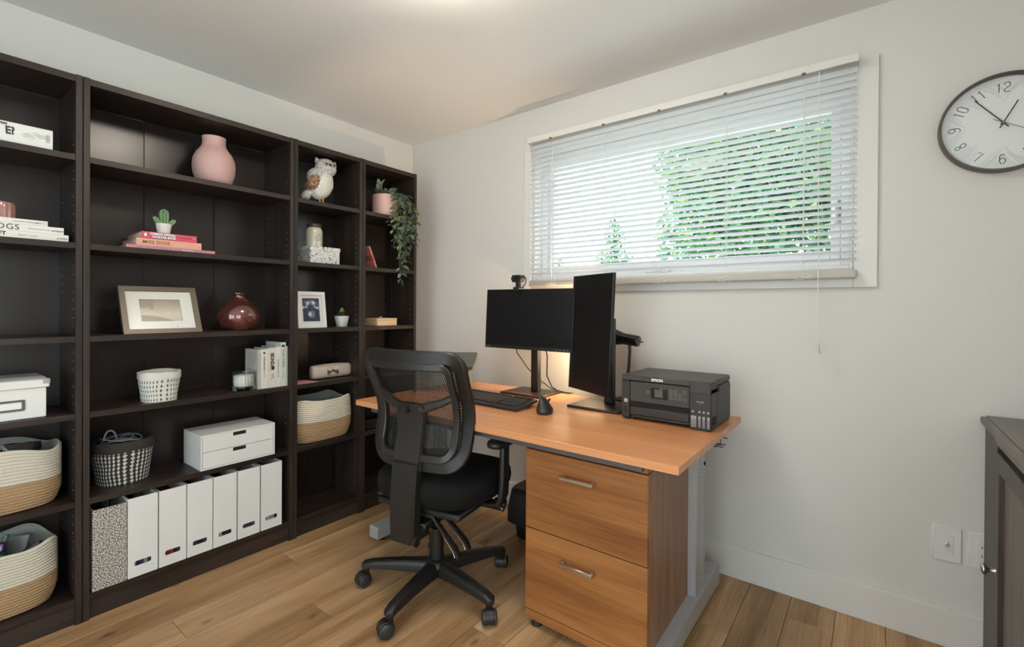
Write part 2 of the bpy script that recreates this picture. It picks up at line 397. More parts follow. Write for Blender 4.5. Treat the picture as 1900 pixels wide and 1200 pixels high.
while z > 1.345:
    if first is None:
        mb = MB(); prof = []
        for i in range(6):
            t = -1 + 2 * i / 5; prof.append((t * SW, .0022 * (1 - t * t)))
        ring = [(y * math.cos(TILT) + zz * math.sin(TILT), -y * math.sin(TILT) + zz * math.cos(TILT)) for y, zz in prof]
        up_ = [(a, b + .0006) for a, b in ring]
        sec = ring + up_[::-1]
        mb.rings([[(x, BYC + a, z + b) for a, b in sec] for x in (BX0 + .002, BX1 - .002)])
        first = build('slat', mb, m_slat, bl, smooth=60); z_first = z
    else:
        o = first.copy(); C.objects.link(o); o.location = (0, 0, z - z_first)
    n_sl += 1; z -= PITCH
brail = build('bottom_rail', MB().box(BX0, BX1, BYC - .017, BYC + .017, 1.2955, 1.330, .007, 3), m_rail, bl)
cord_x = (1.215, 1.53, 1.815, 2.105, 2.393)
for x in cord_x:
    mb = MB()
    for dy in (-.0135, .0135): mb.tube([(x, BYC + dy, 2.084), (x, BYC + dy, 1.332)], .0011, 5)
    build('ladder_cord', mb, m_cord, bl)
    kn = MB()
    for i, (dx, rr) in enumerate(((-.012, .012), (.010, .010), (.022, .007))):
        kn.tube([(x + dx + rr * math.cos(a) * 1.4, BYC - .0195 - .001 * i, 1.303 + .007 * i * (i < 2) + rr * .55 * math.sin(a)) for a in [2 * PI * k / 14 for k in range(14)]], .0011, 5, closed=True)
    build('cord_knot', kn, m_cord, bl)
    build('cord_guide', MB().box(x - .007, x + .007, BYC - .0355, BYC - .034, 2.094, 2.104, .0005), m_steel_d, bl)
build('pull_cord', MB().tube([(2.445, BYC - .036, 2.092), (2.4455, BYC - .036, 1.7), (2.4465, BYC - .035, 1.36), (2.4475, BYC - .03, 1.045)], .0016, 6), m_cord, bl)
build('tassel', MB().lathe([(.003, .038), (.005, .034), (.0055, .02), (.008, .004), (.008, 0)], (2.4475, BYC - .03, 1.007), 12), M('clear_grey_tassel', (.62, .61, .58), .3), bl, label='small bell shaped grey tassel')

# ================================================================ outside
struct('ground_outside', MB().box(-14, 14, .4, 22, .2, .5), M('lawn_green', (.10, .20, .06), .95, var=.4, bscale=3))
struct('added_bounce_terrace', MB().box(-6, 8, .23, 2.6, .3, .52), M('pale_bounce_concrete', (.62, .61, .58), .9, var=.1, bscale=4))  # unseen pale slab added to bounce daylight up onto eave and slats
struct('roof_eave', MB().box(-.5, 4.2, .225, .66, 2.205, 2.30).box(-.5, 4.2, .66, .70, 2.165, 2.30), M('eave_paint', (.82, .82, .81), .6))
m_leaf, nt, b_ = new_mat('tree_leaf')
oi = nt.nodes.new('ShaderNodeNewGeometry'); tcx = nt.nodes.new('ShaderNodeTexNoise'); tcx.inputs['Scale'].default_value = 2.2
nt.links.new(oi.outputs['Position'], tcx.inputs['Vector'])
f = mth(nt, 'ADD', mth(nt, 'MULTIPLY', oi.outputs['Random Per Island'], .55), mth(nt, 'MULTIPLY', tcx.outputs['Fac'], .5))
col = ramp(nt, f, (.22, (.07, .20, .14)), (.5, (.13, .32, .19)), (.78, (.36, .52, .19)))
nt.links.new(col, b_.inputs['Base Color']); b_.inputs['Roughness'].default_value = .5
tl = nt.nodes.new('ShaderNodeBsdfTranslucent'); nt.links.new(col, tl.inputs[0]); mx = nt.nodes.new('ShaderNodeMixShader'); mx.inputs[0].default_value = .45
nt.links.new(b_.outputs[0], mx.inputs[1]); nt.links.new(tl.outputs[0], mx.inputs[2]); nt.links.new(mx.outputs[0], nt.nodes['Material Output'].inputs[0])
m_bark = M('tree_bark', (.09, .07, .055), .9, bump=.5, bscale=20, var=.3)
def tree(name, x, y, blobs, n, size, trunk_h, label, cat='tree', trunk_r=.13, seed=1, group=None):
    rr = random.Random(seed); t = thing(name, (x, y, .5), label, cat, group)
    build('trunk', MB().tube([(x, y, .5), (x + .05, y, trunk_h * .5 + .5), (x - .03, y + .05, trunk_h + .5)], [trunk_r, trunk_r * .75, trunk_r * .35], 10), m_bark, t)
    vs, fs = [], []; tot = sum(b[3] * b[4] * b[5] for b in blobs)
    for bx, by, bz, ra, rb, rc in blobs:
        for _ in range(int(n * ra * rb * rc / tot)):
            d = Vector((rr.gauss(0, 1), rr.gauss(0, 1), rr.gauss(0, 1))).normalized() * (rr.random() ** .45)
            c = Vector((bx + d.x * ra, by + d.y * rb, bz + d.z * rc)) - t.loc
            u = Vector((rr.gauss(0, 1), rr.gauss(0, 1), rr.gauss(0, .6))).normalized(); v = u.cross(Vector((rr.gauss(0, 1), rr.gauss(0, 1), rr.gauss(0, 1)))).normalized()
            s1 = size * rr.uniform(.6, 1.3); k = len(vs)
            vs += [c - u * s1, c + v * s1 * .45, c + u * s1, c - v * s1 * .45]; fs.append((k, k + 1, k + 2, k + 3))
    me = bpy.data.meshes.new('foliage'); me.from_pydata([tuple(v) for v in vs], [], fs); me.materials.append(m_leaf)
    o = bpy.data.objects.new('foliage', me); C.objects.link(o); o.parent = t.o; o['kind'] = 'stuff'; return t
tree('leafy_tree', 1.0, 7.4, [(.9, 7.2, 3.9, 1.75, 1.0, 1.7), (1.9, 7.6, 3.0, 1.5, 1.0, 1.5), (.35, 7.1, 2.6, 1.25, .9, 1.1), (.0, 7.0, 3.9, .9, .7, .7)], 15000, .085, 3.0, 'big broad leafy tree filling the right half of the window', seed=3)
tree('conifer_tree', -2.5, 8.6, [(-2.5, 8.6, 1.7, .70, .5, .5), (-2.5, 8.6, 2.3, .5, .4, .45), (-2.5, 8.6, 2.9, .28, .25, .4), (-2.5, 8.6, 3.3, .12, .12, .3)], 1800, .07, 3.0, 'small pointed dark tree seen low in the left half of the window', trunk_r=.07, seed=5)
tree('garden_shrub', -4.1, 8.0, [(-4.1, 8.0, 1.7, .6, .55, 1.0), (-3.75, 8.1, 1.2, .5, .5, .6)], 2000, .075, 1.0, 'light green shrub at the far left of the window bottom', 'shrub', .05, seed=8)
tree('garden_shrub', -1.2, 8.0, [(-1.45, 8.0, 1.25, .55, .45, .65), (-.95, 8.0, 1.4, .5, .45, .8)], 1900, .075, 1.0, 'light green shrub between the pointed tree and the big leafy tree', 'shrub', .05, seed=9)

# ================================================================ ceiling lamps (out of frame above)
def ceiling_lamp(x, y, watts, label):
    t = thing('ceiling_lamp', (x, y, H), label, 'lamp')
    build('ceiling_plate', MB().lathe([(.13, 0), (.13, -.02), (.10, -.028)], (x, y, H - .0005), 32), m_white, t)
    me, nt2, b2 = new_mat('lit_lamp_glass'); b2.inputs['Base Color'].default_value = (.9, .88, .82, 1)
    b2.inputs['Emission Color'].default_value = (1.0, .90, .76, 1); area = PI * .145 ** 2 * 1.6
    b2.inputs['Emission Strength'].default_value = watts / (PI * area)
    build('glass_shade', MB().lathe([(.145, -.03), (.15, -.04), (.145, -.065), (.12, -.095), (.07, -.118), (.02, -.125)], (x, y, H), 32), me, t)
    build('finial', MB().lathe([(.012, -.122), (.012, -.13), (.006, -.145)], (x, y, H), 12), m_nickel, t)
ceiling_lamp(1.56, -1.27, LAMP_W, 'round glass ceiling lamp over the middle of the room')
# ================================================================ bookcases
TOPS = [1.728, 1.406, 1.062, .778, .455]
def bookcase(y0, y1, label, folds=(), tilts=None, shelves=TOPS):
    t = thing('bookcase', (.16, (y0 + y1) / 2, 0), label, 'bookcase', 'dark bookcases along the wall')
    P = .0195; g = .0006
    for a, b in ((y0 + g, y0 + P), (y1 - P, y1 - g)):
        build('side_panel', MB().box(.02, .30, a, b, 0, 2.02, .0008), m_esp, t)
    build('top_panel', MB().box(.034, .298, y0 + P, y1 - P, 1.994, 2.0185, .0006), m_esp_h, t)
    for z in shelves: build('shelf', MB().box(.036, .297, y0 + P, y1 - P, z - .022, z, .0006), m_esp_h, t)
    build('base_shelf', MB().box(.036, .297, y0 + P, y1 - P, .078, .098, .0006), m_esp_h, t)
    build('plinth', MB().box(.27, .288, y0 + P, y1 - P, .0005, .078), m_esp_h, t)
    ys = [y0 + P] + list(folds) + [y1 - P]
    for i, (a, b) in enumerate(zip(ys[:-1], ys[1:])):
        tl = (tilts or [0] * 9)[i]; mb = MB(); xa, xb = .033 - tl, .033 + tl
        mb.rings([[(.026, a + .0004, z), (.026, b - .0004, z), (xb, b - .0004, z), (xa, a + .0004, z)] for z in (.098, 1.994)])
        build('back_panel', mb, m_back, t, smooth=0)
    mb = MB()                                                   # shelf pin holes lined with pale plugs
    for k in range(52):
        z = .17 + .032 * k
        if any(s - .03 < z < s + .008 for s in list(shelves) + [.1]): continue
        for x in (.075, .262):
            if (k * 7 + int(x * 100)) % 11 == 0: continue
            for y, s in ((y0 + P, 1), (y1 - P, -1)): mb.cyl((x, y, z), (x, y + s * .0007, z), .0021, seg=8)
    build('shelf_pin', mb, M('pale_pin', (.42, .38, .35), .5), t, kind='stuff', smooth=0)
    return t
bookcase(-2.625, -1.825, 'wide dark brown bookcase cut off by the left edge of the photo', (-2.36, -2.09), (0, .0006, 0))
bookcase(-1.824, -1.0245, 'wide dark brown bookcase holding the pink vase and the row of white files', (-1.571, -1.289), (-.0034, -.0034, -.0030))
bookcase(-1.0235, -.6235, 'narrow dark brown bookcase holding the owl figure', (-.80,), (-.0008, .0004))
bookcase(-.6225, -.2225, 'narrow dark brown bookcase holding the trailing plant, nearest the window wall')

# ---- generic shelf helpers
def book_flat(y0, y1, z0, z1, x0, x1, mat, label, group, name='book'):
    t = thing(name, ((x0 + x1) / 2, (y0 + y1) / 2, z0), label, 'book', group)
    th = min(.0025, (z1 - z0) * .14)
    build('cover', MB().box(x0, x1, y0, y1, z0, z0 + th).box(x0, x1, y0, y1, z1 - th, z1).box(x1 - .003, x1, y0, y1, z0 + th, z1 - th), mat, t, smooth=0)
    build('pages', MB().box(x0 + .004, x1 - .004, y0 + .004, y1 - .004, z0 + th, z1 - th), m_paper, t, smooth=0)
    return t
def book_up(y0, y1, z0, z1, x0, x1, mat, label, group):
    t = thing('book', ((x0 + x1) / 2, (y0 + y1) / 2, z0), label, 'book', group); th = min(.002, (y1 - y0) * .15)
    build('cover', MB().box(x0, x1, y0, y0 + th, z0, z1).box(x0, x1, y1 - th, y1, z0, z1).box(x1 - .002, x1, y0 + th, y1 - th, z0, z1), mat, t, smooth=0)
    build('pages', MB().box(x0 + .004, x1 - .003, y0 + th, y1 - th, z0 + .003, z1 - .003), m_paper, t, smooth=0)
    return t
def side(mat, b, t, x, y, z, size, **k): return lettering(b, size, (x, y, z), Y_, Z_, mat, t, **k)

m_rope_c = M('cream_cotton_rope', (.62, .57, .47), .95, bump=.8, bscale=420, var=.10)
m_rope_j = M('jute_rope', (.42, .27, .145), .95, bump=.9, bscale=420, var=.22)
m_rope_g = M('grey_rope_lining', (.40, .42, .40), .95, bump=.8, bscale=420, var=.10)
def rope_basket(cy, z0, hy, hx, h, zband, label, cx=.158, wav=.012, ph=0.0, n=3.4, belly=0.0):
    t = thing('rope_basket', (cx, cy, z0), label, 'basket', 'two-tone rope baskets on the shelves')
    K = 56; coil = .0105
    def lvl(z, r_off, wz=True):
        f = (z - z0) / h; g = .86 + .14 * min(1, f / .28) ** .55 + belly * math.sin(PI * min(1, f))
        pts = sell(hx * g + r_off, hy * g + r_off, n, K, (cx, cy), z)
        if wz:
            for i, p in enumerate(pts):
                a = 2 * PI * i / K; p.z += wav * f * f * math.cos(4 * a + ph) * .8 + wav * f * f * .5 * math.cos(2 * a)
        return pts
    def outer(za, zb):
        rg = []; nz = max(2, round((zb - za) / coil))
        for i in range(nz):
            for q in (.04, .28, .5, .72, .96):
                z = za + (i + q) * (zb - za) / nz; rg.append(lvl(z, -.0024 + .0042 * math.sin(PI * q) ** .7))
        return rg
    lo = outer(z0 + .0005, zband); lo.insert(0, sell(hx * .78, hy * .80, n, K, (cx, cy), z0 + .0003))
    build('jute_base', MB().rings(lo, True, False), m_rope_j, t, smooth=70, label='tan jute lower half')
    up = outer(zband, z0 + h)
    up += [lvl(z0 + h + .003, -.003), lvl(z0 + h + .003, -.006), lvl(z0 + h, -.0085)]
    build('cotton_body', MB().rings(up, False, False), m_rope_c, t, smooth=70, label='cream cotton upper half')
    ins = [lvl(z0 + h - .0005, -.0088)]
    nz = round(h / coil)
    for i in range(nz):
        for q in (.2, .5, .8): ins.append(lvl(z0 + h - (i + q) * (h - .01) / nz, -.0095 + .003 * abs(q - .5) * 2 - .003))
    ins.append(lvl(z0 + .012, -.013))
    build('lining', MB().rings(ins, False, True), m_rope_g, t, smooth=70)
    return t
# ---------------------------------------------------------------- bookcase A (cut off at the frame)
t = thing('game_box', (.15, -2.14, 1.728), 'long white card game box with ink doodles and barcode on top shelf', 'box')
build('box_body', MB().box(.05, .285, -2.38, -1.903, 1.7285, 1.798, .0015), m_white_p, t)
side(m_ink, 'you', t, .2855, -2.016, 1.7905, .014, align='RIGHT', bold=.0006)
lettering('E?', .036, (.2855, -1.998, 1.768), (0, 1, .02), (0, -.05, 1), m_ink, t, align='RIGHT', sx=.75, bold=.0012)
mb = MB(); rr = random.Random(3)
for k in range(11):                                             # doodle scribbles
    cy, cz = -1.975 + .0052 * k, 1.765 + rr.uniform(-.008, .010); r0 = rr.uniform(.004, .008); pts = []
    for i in range(16):
        a = 2 * PI * i / 16; q = r0 * (1 + .3 * math.sin(3 * a + k)); pts.append((.2857, cy + q * math.cos(a), cz + .8 * q * math.sin(a)))
    mb.tube(pts, .00028, 4, closed=True)
build('doodle_print', mb, m_ink_g, t)
mb = MB(); z = 1.752
for wd in (2, 1, 1, 2, 1, 3, 1, 2, 1, 1, 2, 1): mb.box(.285, .2856, -1.921, -1.911, z, z + wd * .0008); z += wd * .0008 + .0011
build('barcode', mb, m_ink_g, t, smooth=0)
m_bw = M('white_book_cloth', (.74, .72, .68), .55)
g = 'white books lying under the striped candle'
t = book_flat(-2.20, -1.861, 1.4065, 1.430, .06, .283, m_bw, 'white hardback at the bottom of the pile under the striped candle', g)
side(m_ink, 'FT', t, .283, -2.018, 1.419, .017, align='RIGHT', bold=.0006); side(m_ink_g, 'daniel h. morgan', t, .283, -1.99, 1.4185, .0075)
side(m_ink_gold, 'amber', t, .283, -1.893, 1.417, .012)
t = book_flat(-2.215, -1.874, 1.4305, 1.455, .06, .283, m_bw, 'white hardback lettered in thin capitals in the middle of the pile', g)
side(m_ink, 'DOGS', t, .283, -1.986, 1.4425, .0265, align='RIGHT', spacing=1.1); side(m_ink_g, 'things we do for love', t, .283, -1.966, 1.443, .0065); side(m_ink, 'amber', t, .283, -1.906, 1.442, .012)
t = book_flat(-2.23, -1.916, 1.4555, 1.473, .06, .283, m_bw, 'white hardback on top of the pile, directly under the striped candle', g)
side(m_ink_g, 'a modern collection', t, .283, -2.003, 1.464, .008); side(m_ink, 'MAX', t, .283, -1.947, 1.4635, .007); side(m_ink_g, 'C13', t, .283, -1.932, 1.4635, .006)
m_pinkg = M('rose_glass', (.66, .34, .31), .08, trans=.35, spec=.6, coat=.4)
t = thing('candle_jar', (.19, -2.034, 1.4735), 'ribbed rose glass candle standing on the white books', 'candle')
build('glass_jar', MB().lathe([(.040, 0), (.047, .004), (.048, .03), (.048, .054), (.045, .060), (.042, .060), (.042, .008)], (.19, -2.034, 1.4735), 64, True, True, rib=lambda a, z: .0016 * math.cos(16 * a) if .003 < z < .056 else 0), m_pinkg, t, smooth=50)
build('wax', MB().lathe([(.0405, .009), (.0405, .04)], (.19, -2.034, 1.4735), 32), M('rose_wax', (.72, .50, .46), .6), t)

t = thing('storage_box', (.16, -2.09, .778), 'white lidded storage box with metal corners and label holder', 'box')
build('box_body', MB().box(.042, .272, -2.265, -1.917, .7785, .886, .002), m_white_p, t)
build('lid', MB().box(.037, .279, -2.272, -1.909, .884, .914, .003), m_white_p, t)
mb = MB()
for yy in (-1.911, -2.27):
    mb.box(.262, .2798, yy - .001, yy + .003, .898, .9146, .0006).box(.2785, .2802, yy - (.016 if yy > -2 else 0), yy + (.002 if yy > -2 else .018), .8975, .9146, .0004)
build('metal_corner', mb, m_nickel, t)
hold = build('label_holder', MB().plate(rrect(.122, .038, .003, 2), [rrect(.106, .024, .001, 1)], (.2735, -2.032, .828), Y_, Z_, .003), m_steel_d, t, smooth=0)
build('paper_label', MB().box(.2721, .2726, -2.084, -1.98, .816, .840), m_ink_w, t, smooth=0)
rope_basket(-2.045, .4555, .180, .122, .205, .553, 'cream and tan rope basket with a black pouch, below the white lidded box', ph=.4)
rope_basket(-2.052, .0985, .176, .122, .222, .205, 'cream and tan rope basket with green packet on the lowest shelf', ph=2.2, wav=.016)
def pouch(name, c, ax, up, w_, h_, d_, mat, label, cat, seed=1, group=None):
    ax, up = Vector(ax).normalized(), Vector(up).normalized(); nn = ax.cross(up); mb = MB(); rg = []
    n = 10
    for i in range(n + 1):
        v = i / n; row = []; th = d_ * math.sin(PI * min(.97, max(.03, v))) ** .6
        for k in range(24):
            a = 2 * PI * k / 24; x = w_ / 2 * math.copysign(abs(math.cos(a)) ** .7, math.cos(a)); y = th / 2 * math.sin(a)
            row.append(Vector(c) + ax * x + up * (v * h_) + nn * y)
        rg.append(row)
    mb.rings(rg); mb.noise(.004, 45, seed); return solo(name, mb, mat, label, cat, group)
pouch('black_pouch', (.14, -1.985, .55), (0, 1, -.1), (.1, .15, 1), .11, .125, .04, m_gloss, 'crumpled black glossy pouch inside the upper rope basket', 'pouch', 2)
m_gp = M('green_packet_film', (.02, .20, .06), .3); m_pu = M('purple_packet_film', (.15, .03, .28), .3)
t = thing('snack_packet', (.165, -2.045, .18), 'green and purple packet marked 200 in the lowest rope basket', 'packet')
ax, up = Vector((.1, 1, .1)).normalized(), Vector((-.25, .05, 1)).normalized(); nn = ax.cross(up)
def slab(o, w_, h0, h1, d_): return MB().obox(Vector(o) + up * ((h0 + h1) / 2), ax, up, nn, w_ / 2, (h1 - h0) / 2, d_ / 2, .006).noise(.0015, 60, 3)
build('green_body', slab((.165, -2.07, .18), .12, 0, .108, .03), m_gp, t); build('purple_band', slab((.165, -2.07, .18), .121, .108, .142, .028), m_pu, t)
lettering('200', .022, Vector((.165, -2.07, .18)) + up * .122 + nn * .0165 + ax * .052, ax, up, m_ink_w, t, align='RIGHT', bold=.0004)
lettering('new size', .010, Vector((.165, -2.07, .18)) + up * .085 + nn * .0175 + ax * .045, ax, up, M('lime_ink', (.35, .6, .1), .5), t, align='RIGHT')
t = thing('foil_bag', (.12, -2.0, .16), 'clear bag with a green edge leaning in the lowest rope basket', 'bag')
a2, u2 = Vector((.45, .85, .0)).normalized(), Vector((-.15, .30, 1)).normalized(); n2 = a2.cross(u2)
build('grey_film', MB().obox((.115, -1.985, .255), a2, u2, n2, .032, .070, .006, .003).noise(.004, 30, 5), M('grey_film', (.22, .21, .20), .35), t)
build('green_edge', MB().obox(Vector((.115, -1.985, .255)) - a2 * .036, a2, u2, n2, .0055, .078, .007, .002).noise(.002, 30, 5), m_gp, t)
pouch('brown_carton', (.190, -1.935, .21), (.05, 1, .5), (0, -.5, 1), .12, .085, .03, M('dark_brown_carton', (.045, .022, .018), .35), 'dark brown carton tipped in the lowest rope basket', 'carton', 7)
# ---------------------------------------------------------------- bookcase B
m_vase = M('matte_pink_ceramic', (.58, .36, .33), .6)
c = (.175, -1.343, 1.7285)
prof = [(.050, 0), (.060, .004), (.075, .030), (.0835, .062), (.086, .095), (.083, .125), (.073, .152), (.058, .172), (.049, .188), (.0465, .205), (.0475, .222), (.0485, .228), (.045, .229), (.043, .20), (.045, .18)]
solo('vase', MB().lathe(prof, c, 128, True, False, rib=lambda a, z: .0011 * math.cos(64 * a) if .035 < z < .135 else 0), m_vase, 'matte pink ribbed ceramic vase on the top shelf', 'vase', smooth=60)

m_cactus = M('cactus_green', (.10, .22, .09), .6); m_cline = M('cactus_pale_rib', (.42, .52, .30), .7)
t = thing('potted_cactus', (.19, -1.543, 1.4785), 'small three-armed cactus in a white pot on the pink books', 'cactus')
c = (.19, -1.543, 1.4785)
build('pot', MB().lathe([(.021, 0), (.022, .002), (.029, .046), (.030, .048), (.027, .048), (.026, .038)], c, 32), m_ceram_w, t)
def cact(base, ax, L_, r0, nm):
    base, ax = Vector(base), Vector(ax).normalized(); a = ax.orthogonal().normalized(); b = ax.cross(a); rg = []
    for i in range(11):
        f = i / 10; r = r0 * (min(1, .75 + f * .5) if f < .75 else max(.05, math.sqrt(max(0, 1 - ((f - .75) / .25) ** 2))))
        rg.append([base + ax * L_ * f + (a * math.cos(q) + b * math.sin(q)) * r * (1 + .16 * math.cos(7 * q)) for q in [2 * PI * k / 42 for k in range(42)]])
    st = build(nm, MB().rings(rg), m_cactus, t); ln = MB()
    for k in range(7):
        q = 2 * PI * k / 7
        ln.tube([base + ax * L_ * f + (a * math.cos(q) + b * math.sin(q)) * (r0 * 1.15 * (min(1, .75 + f * .5) if f < .75 else math.sqrt(max(.02, 1 - ((f - .75) / .25) ** 2)))) for f in [i / 10 for i in range(11)]], .0011, 4)
    sub('rib_line', ln, m_cline, st)
cact(Vector(c) + Vector((0, 0, .036)), (0, .02, 1), .076, .0145, 'stem')
cact(Vector(c) + Vector((.004, -.010, .038)), (.1, -.75, 1), .045, .007, 'arm'); cact(Vector(c) + Vector((.004, .010, .038)), (.1, .85, .9), .043, .007, 'arm')
g = 'books lying under the cactus'
m_hot = M('hot_pink_cover', (.60, .075, .13), .4); m_peach = M('peach_cover', (.72, .36, .26), .5); m_pk3 = M('pink_patterned_cover', (.66, .24, .24), .45)
x1 = .27
t = book_flat(-1.690, -1.373, 1.4065, 1.4205, .05, x1, m_pk3, 'thin pink picture book at the bottom under the cactus', g)
mb = MB(); rr = random.Random(2)
for k in range(16):
    y = -1.66 + k * .0165; mb.box(x1, x1 + .0004, y, y + rr.uniform(.006, .015), 1.4095 + rr.uniform(0, .002), 1.4155 + rr.uniform(0, .003))
build('spine_print', mb, M('lilac_print', (.30, .22, .38), .5), t, smooth=0)
side(m_ink_w, 'sweet dreams', t, x1 + .0003, -1.5, 1.4135, .008)
t = book_flat(-1.658, -1.427, 1.421, 1.4495, .06, x1, m_peach, 'peach hardback lettered MISS DIOR, middle of the pile under the cactus', g)
side(m_ink_gold, 'MISS DIOR', t, x1, -1.638, 1.4355, .0185, bold=.0004, spacing=1.12); side(m_ink_w, 'a girl a fragrance', t, x1, -1.525, 1.434, .006); side(m_ink, 'D', t, x1, -1.438, 1.431, .006)
t = book_flat(-1.641, -1.445, 1.450, 1.478, .06, x1, m_hot, 'bright pink cocktail book on top of the pile under the cactus', g)
for (bb, yy, zz) in (("COSMO'S OFFICIAL", -1.613, 1.4700), ('COCKTAIL BOOK', -1.606, 1.4585)):
    side(m_ink_w, bb, t, x1 + .0006, yy, zz, .0112, bold=.0007, sx=.92); side(m_ink, bb, t, x1, yy + .0008, zz - .0009, .0112, bold=.0013, sx=.92)
build('spine_mark', MB().box(x1, x1 + .0004, -1.632, -1.624, 1.4585, 1.4715), m_ink_w, t, smooth=0)
side(M('red_ink', (.45, .02, .03), .5), 'the best recipes', t, x1, -1.515, 1.4655, .0085); side(m_ink_w, 'HB', t, x1, -1.462, 1.466, .007)

# picture frame leaning against the back
m_bronze = M('bronze_frame', (.12, .095, .068), .38, metal=.35)
mp, nt, b_ = new_mat('misty_landscape_print'); tc = nt.nodes.new('ShaderNodeTexCoord'); sp = nt.nodes.new('ShaderNodeSeparateXYZ'); nt.links.new(tc.outputs['UV'], sp.inputs[0])
nz = nt.nodes.new('ShaderNodeTexNoise'); nz.inputs['Scale'].default_value = 4; nt.links.new(tc.outputs['UV'], nz.inputs['Vector'])
u_, v_ = sp.outputs[0], sp.outputs[1]
base = ramp(nt, mth(nt, 'ADD', v_, mth(nt, 'MULTIPLY', mth(nt, 'SUBTRACT', nz.outputs['Fac'], .5), .25)), (.0, (.50, .44, .34)), (.35, (.58, .52, .42)), (.6, (.44, .38, .30)), (1, (.30, .26, .21)))
dune = mth(nt, 'LESS_THAN', v_, mth(nt, 'SUBTRACT', .30, mth(nt, 'MULTIPLY', mth(nt, 'POWER', u_, 2.0), .45)))
col = mixc(nt, mth(nt, 'MULTIPLY', dune, .8), base, (.25, .22, .155))
trm = mth(nt, 'MULTIPLY', mth(nt, 'LESS_THAN', u_, .33), mth(nt, 'GREATER_THAN', mth(nt, 'ADD', v_, mth(nt, 'MULTIPLY', nz.outputs['Fac'], .6)), .92))
nt.links.new(mixc(nt, mth(nt, 'MULTIPLY', trm, .5), col, (.22, .19, .15)), b_.inputs['Base Color']); b_.inputs['Roughness'].default_value = .25
def leaning_frame(yc, z0, x0, w_, h_, ang, bar, mat_w, m_fr, m_mat, m_pic, label, dep=.022):
    ca, sa = math.cos(ang), math.sin(ang); upv = Vector((-sa, 0, ca)); nn = Vector((ca, 0, sa)); o = Vector((x0, yc, z0)) + upv * (h_ / 2) - nn * (dep / 2)
    t = thing('picture_frame', (x0, yc, z0), label, 'picture frame')
    build('frame', MB().plate(rrect(w_, h_, .001, 1), [rrect(w_ - 2 * bar, h_ - 2 * bar, .001, 1)], o, Y_, upv, dep), m_fr, t, smooth=0)
    om = o + nn * (dep / 2 - .009)
    mw_, mh_ = w_ - 2 * bar, h_ - 2 * bar; pw, ph = mw_ - 2 * mat_w[0], mh_ - 2 * mat_w[1]
    build('mat_board', MB().plate(rrect(mw_ + .002, mh_ + .002, .0005, 1), [rrect(pw, ph, .0005, 1)], om, Y_, upv, .002), m_mat, t, smooth=0)
    mb = MB(); mb.rings([[om + Vector((0, -pw / 2, 0)) + upv * (-ph / 2) - nn * .0025, om + Vector((0, pw / 2, 0)) + upv * (-ph / 2) - nn * .0025], [om + Vector((0, -pw / 2, 0)) + upv * (ph / 2) - nn * .0025, om + Vector((0, pw / 2, 0)) + upv * (ph / 2) - nn * .0025]], loop=False)
    L = mb.bm.loops.layers.uv.verify()
    for f in mb.bm.faces:
        for lp in f.loops:
            d = lp.vert.co - om; lp[L].uv = (d.y / pw + .5, d.dot(upv) / ph + .5)
    build('picture', mb, m_pic, t, smooth=0)
    build('back_board', MB().obox(o - nn * (dep / 2 - .002), Y_, upv, nn, w_ / 2 - .003, h_ / 2 - .003, .0018), m_dark_i, t, smooth=0)
    return t, om, upv, nn
m_matw = M('white_mat_board', (.70, .68, .63), .25, coat=.3)
t, om, upv, nn = leaning_frame(-1.5565, 1.0625, .262, .276, .215, math.radians(25), .020, (.045, .037), m_bronze, m_matw, mp, 'bronze framed misty landscape picture leaning on the back panel')
lettering('A', .012, om + upv * -.077 + Vector((0, .048, 0)) + nn * .001, Y_, upv, m_ink, t, sx=.5)

m_amber = M('amber_glass', (.30, .10, .08), .04, trans=.75, spec=.9, coat=1.0, metal=.18, ior=1.5)
solo('bottle_vase', MB().lathe([(.04, 0), (.055, .002), (.078, .02), (.090, .052), (.090, .074), (.080, .10), (.058, .127), (.036, .143), (.025, .152), (.0225, .163), (.027, .170), (.033, .173), (.033, .176), (.024, .178), (.020, .165)], (.19, -1.238, 1.0625), 64, True, False), m_amber, 'round dark amber glass bottle vase beside the bronze frame', 'vase', smooth=60)

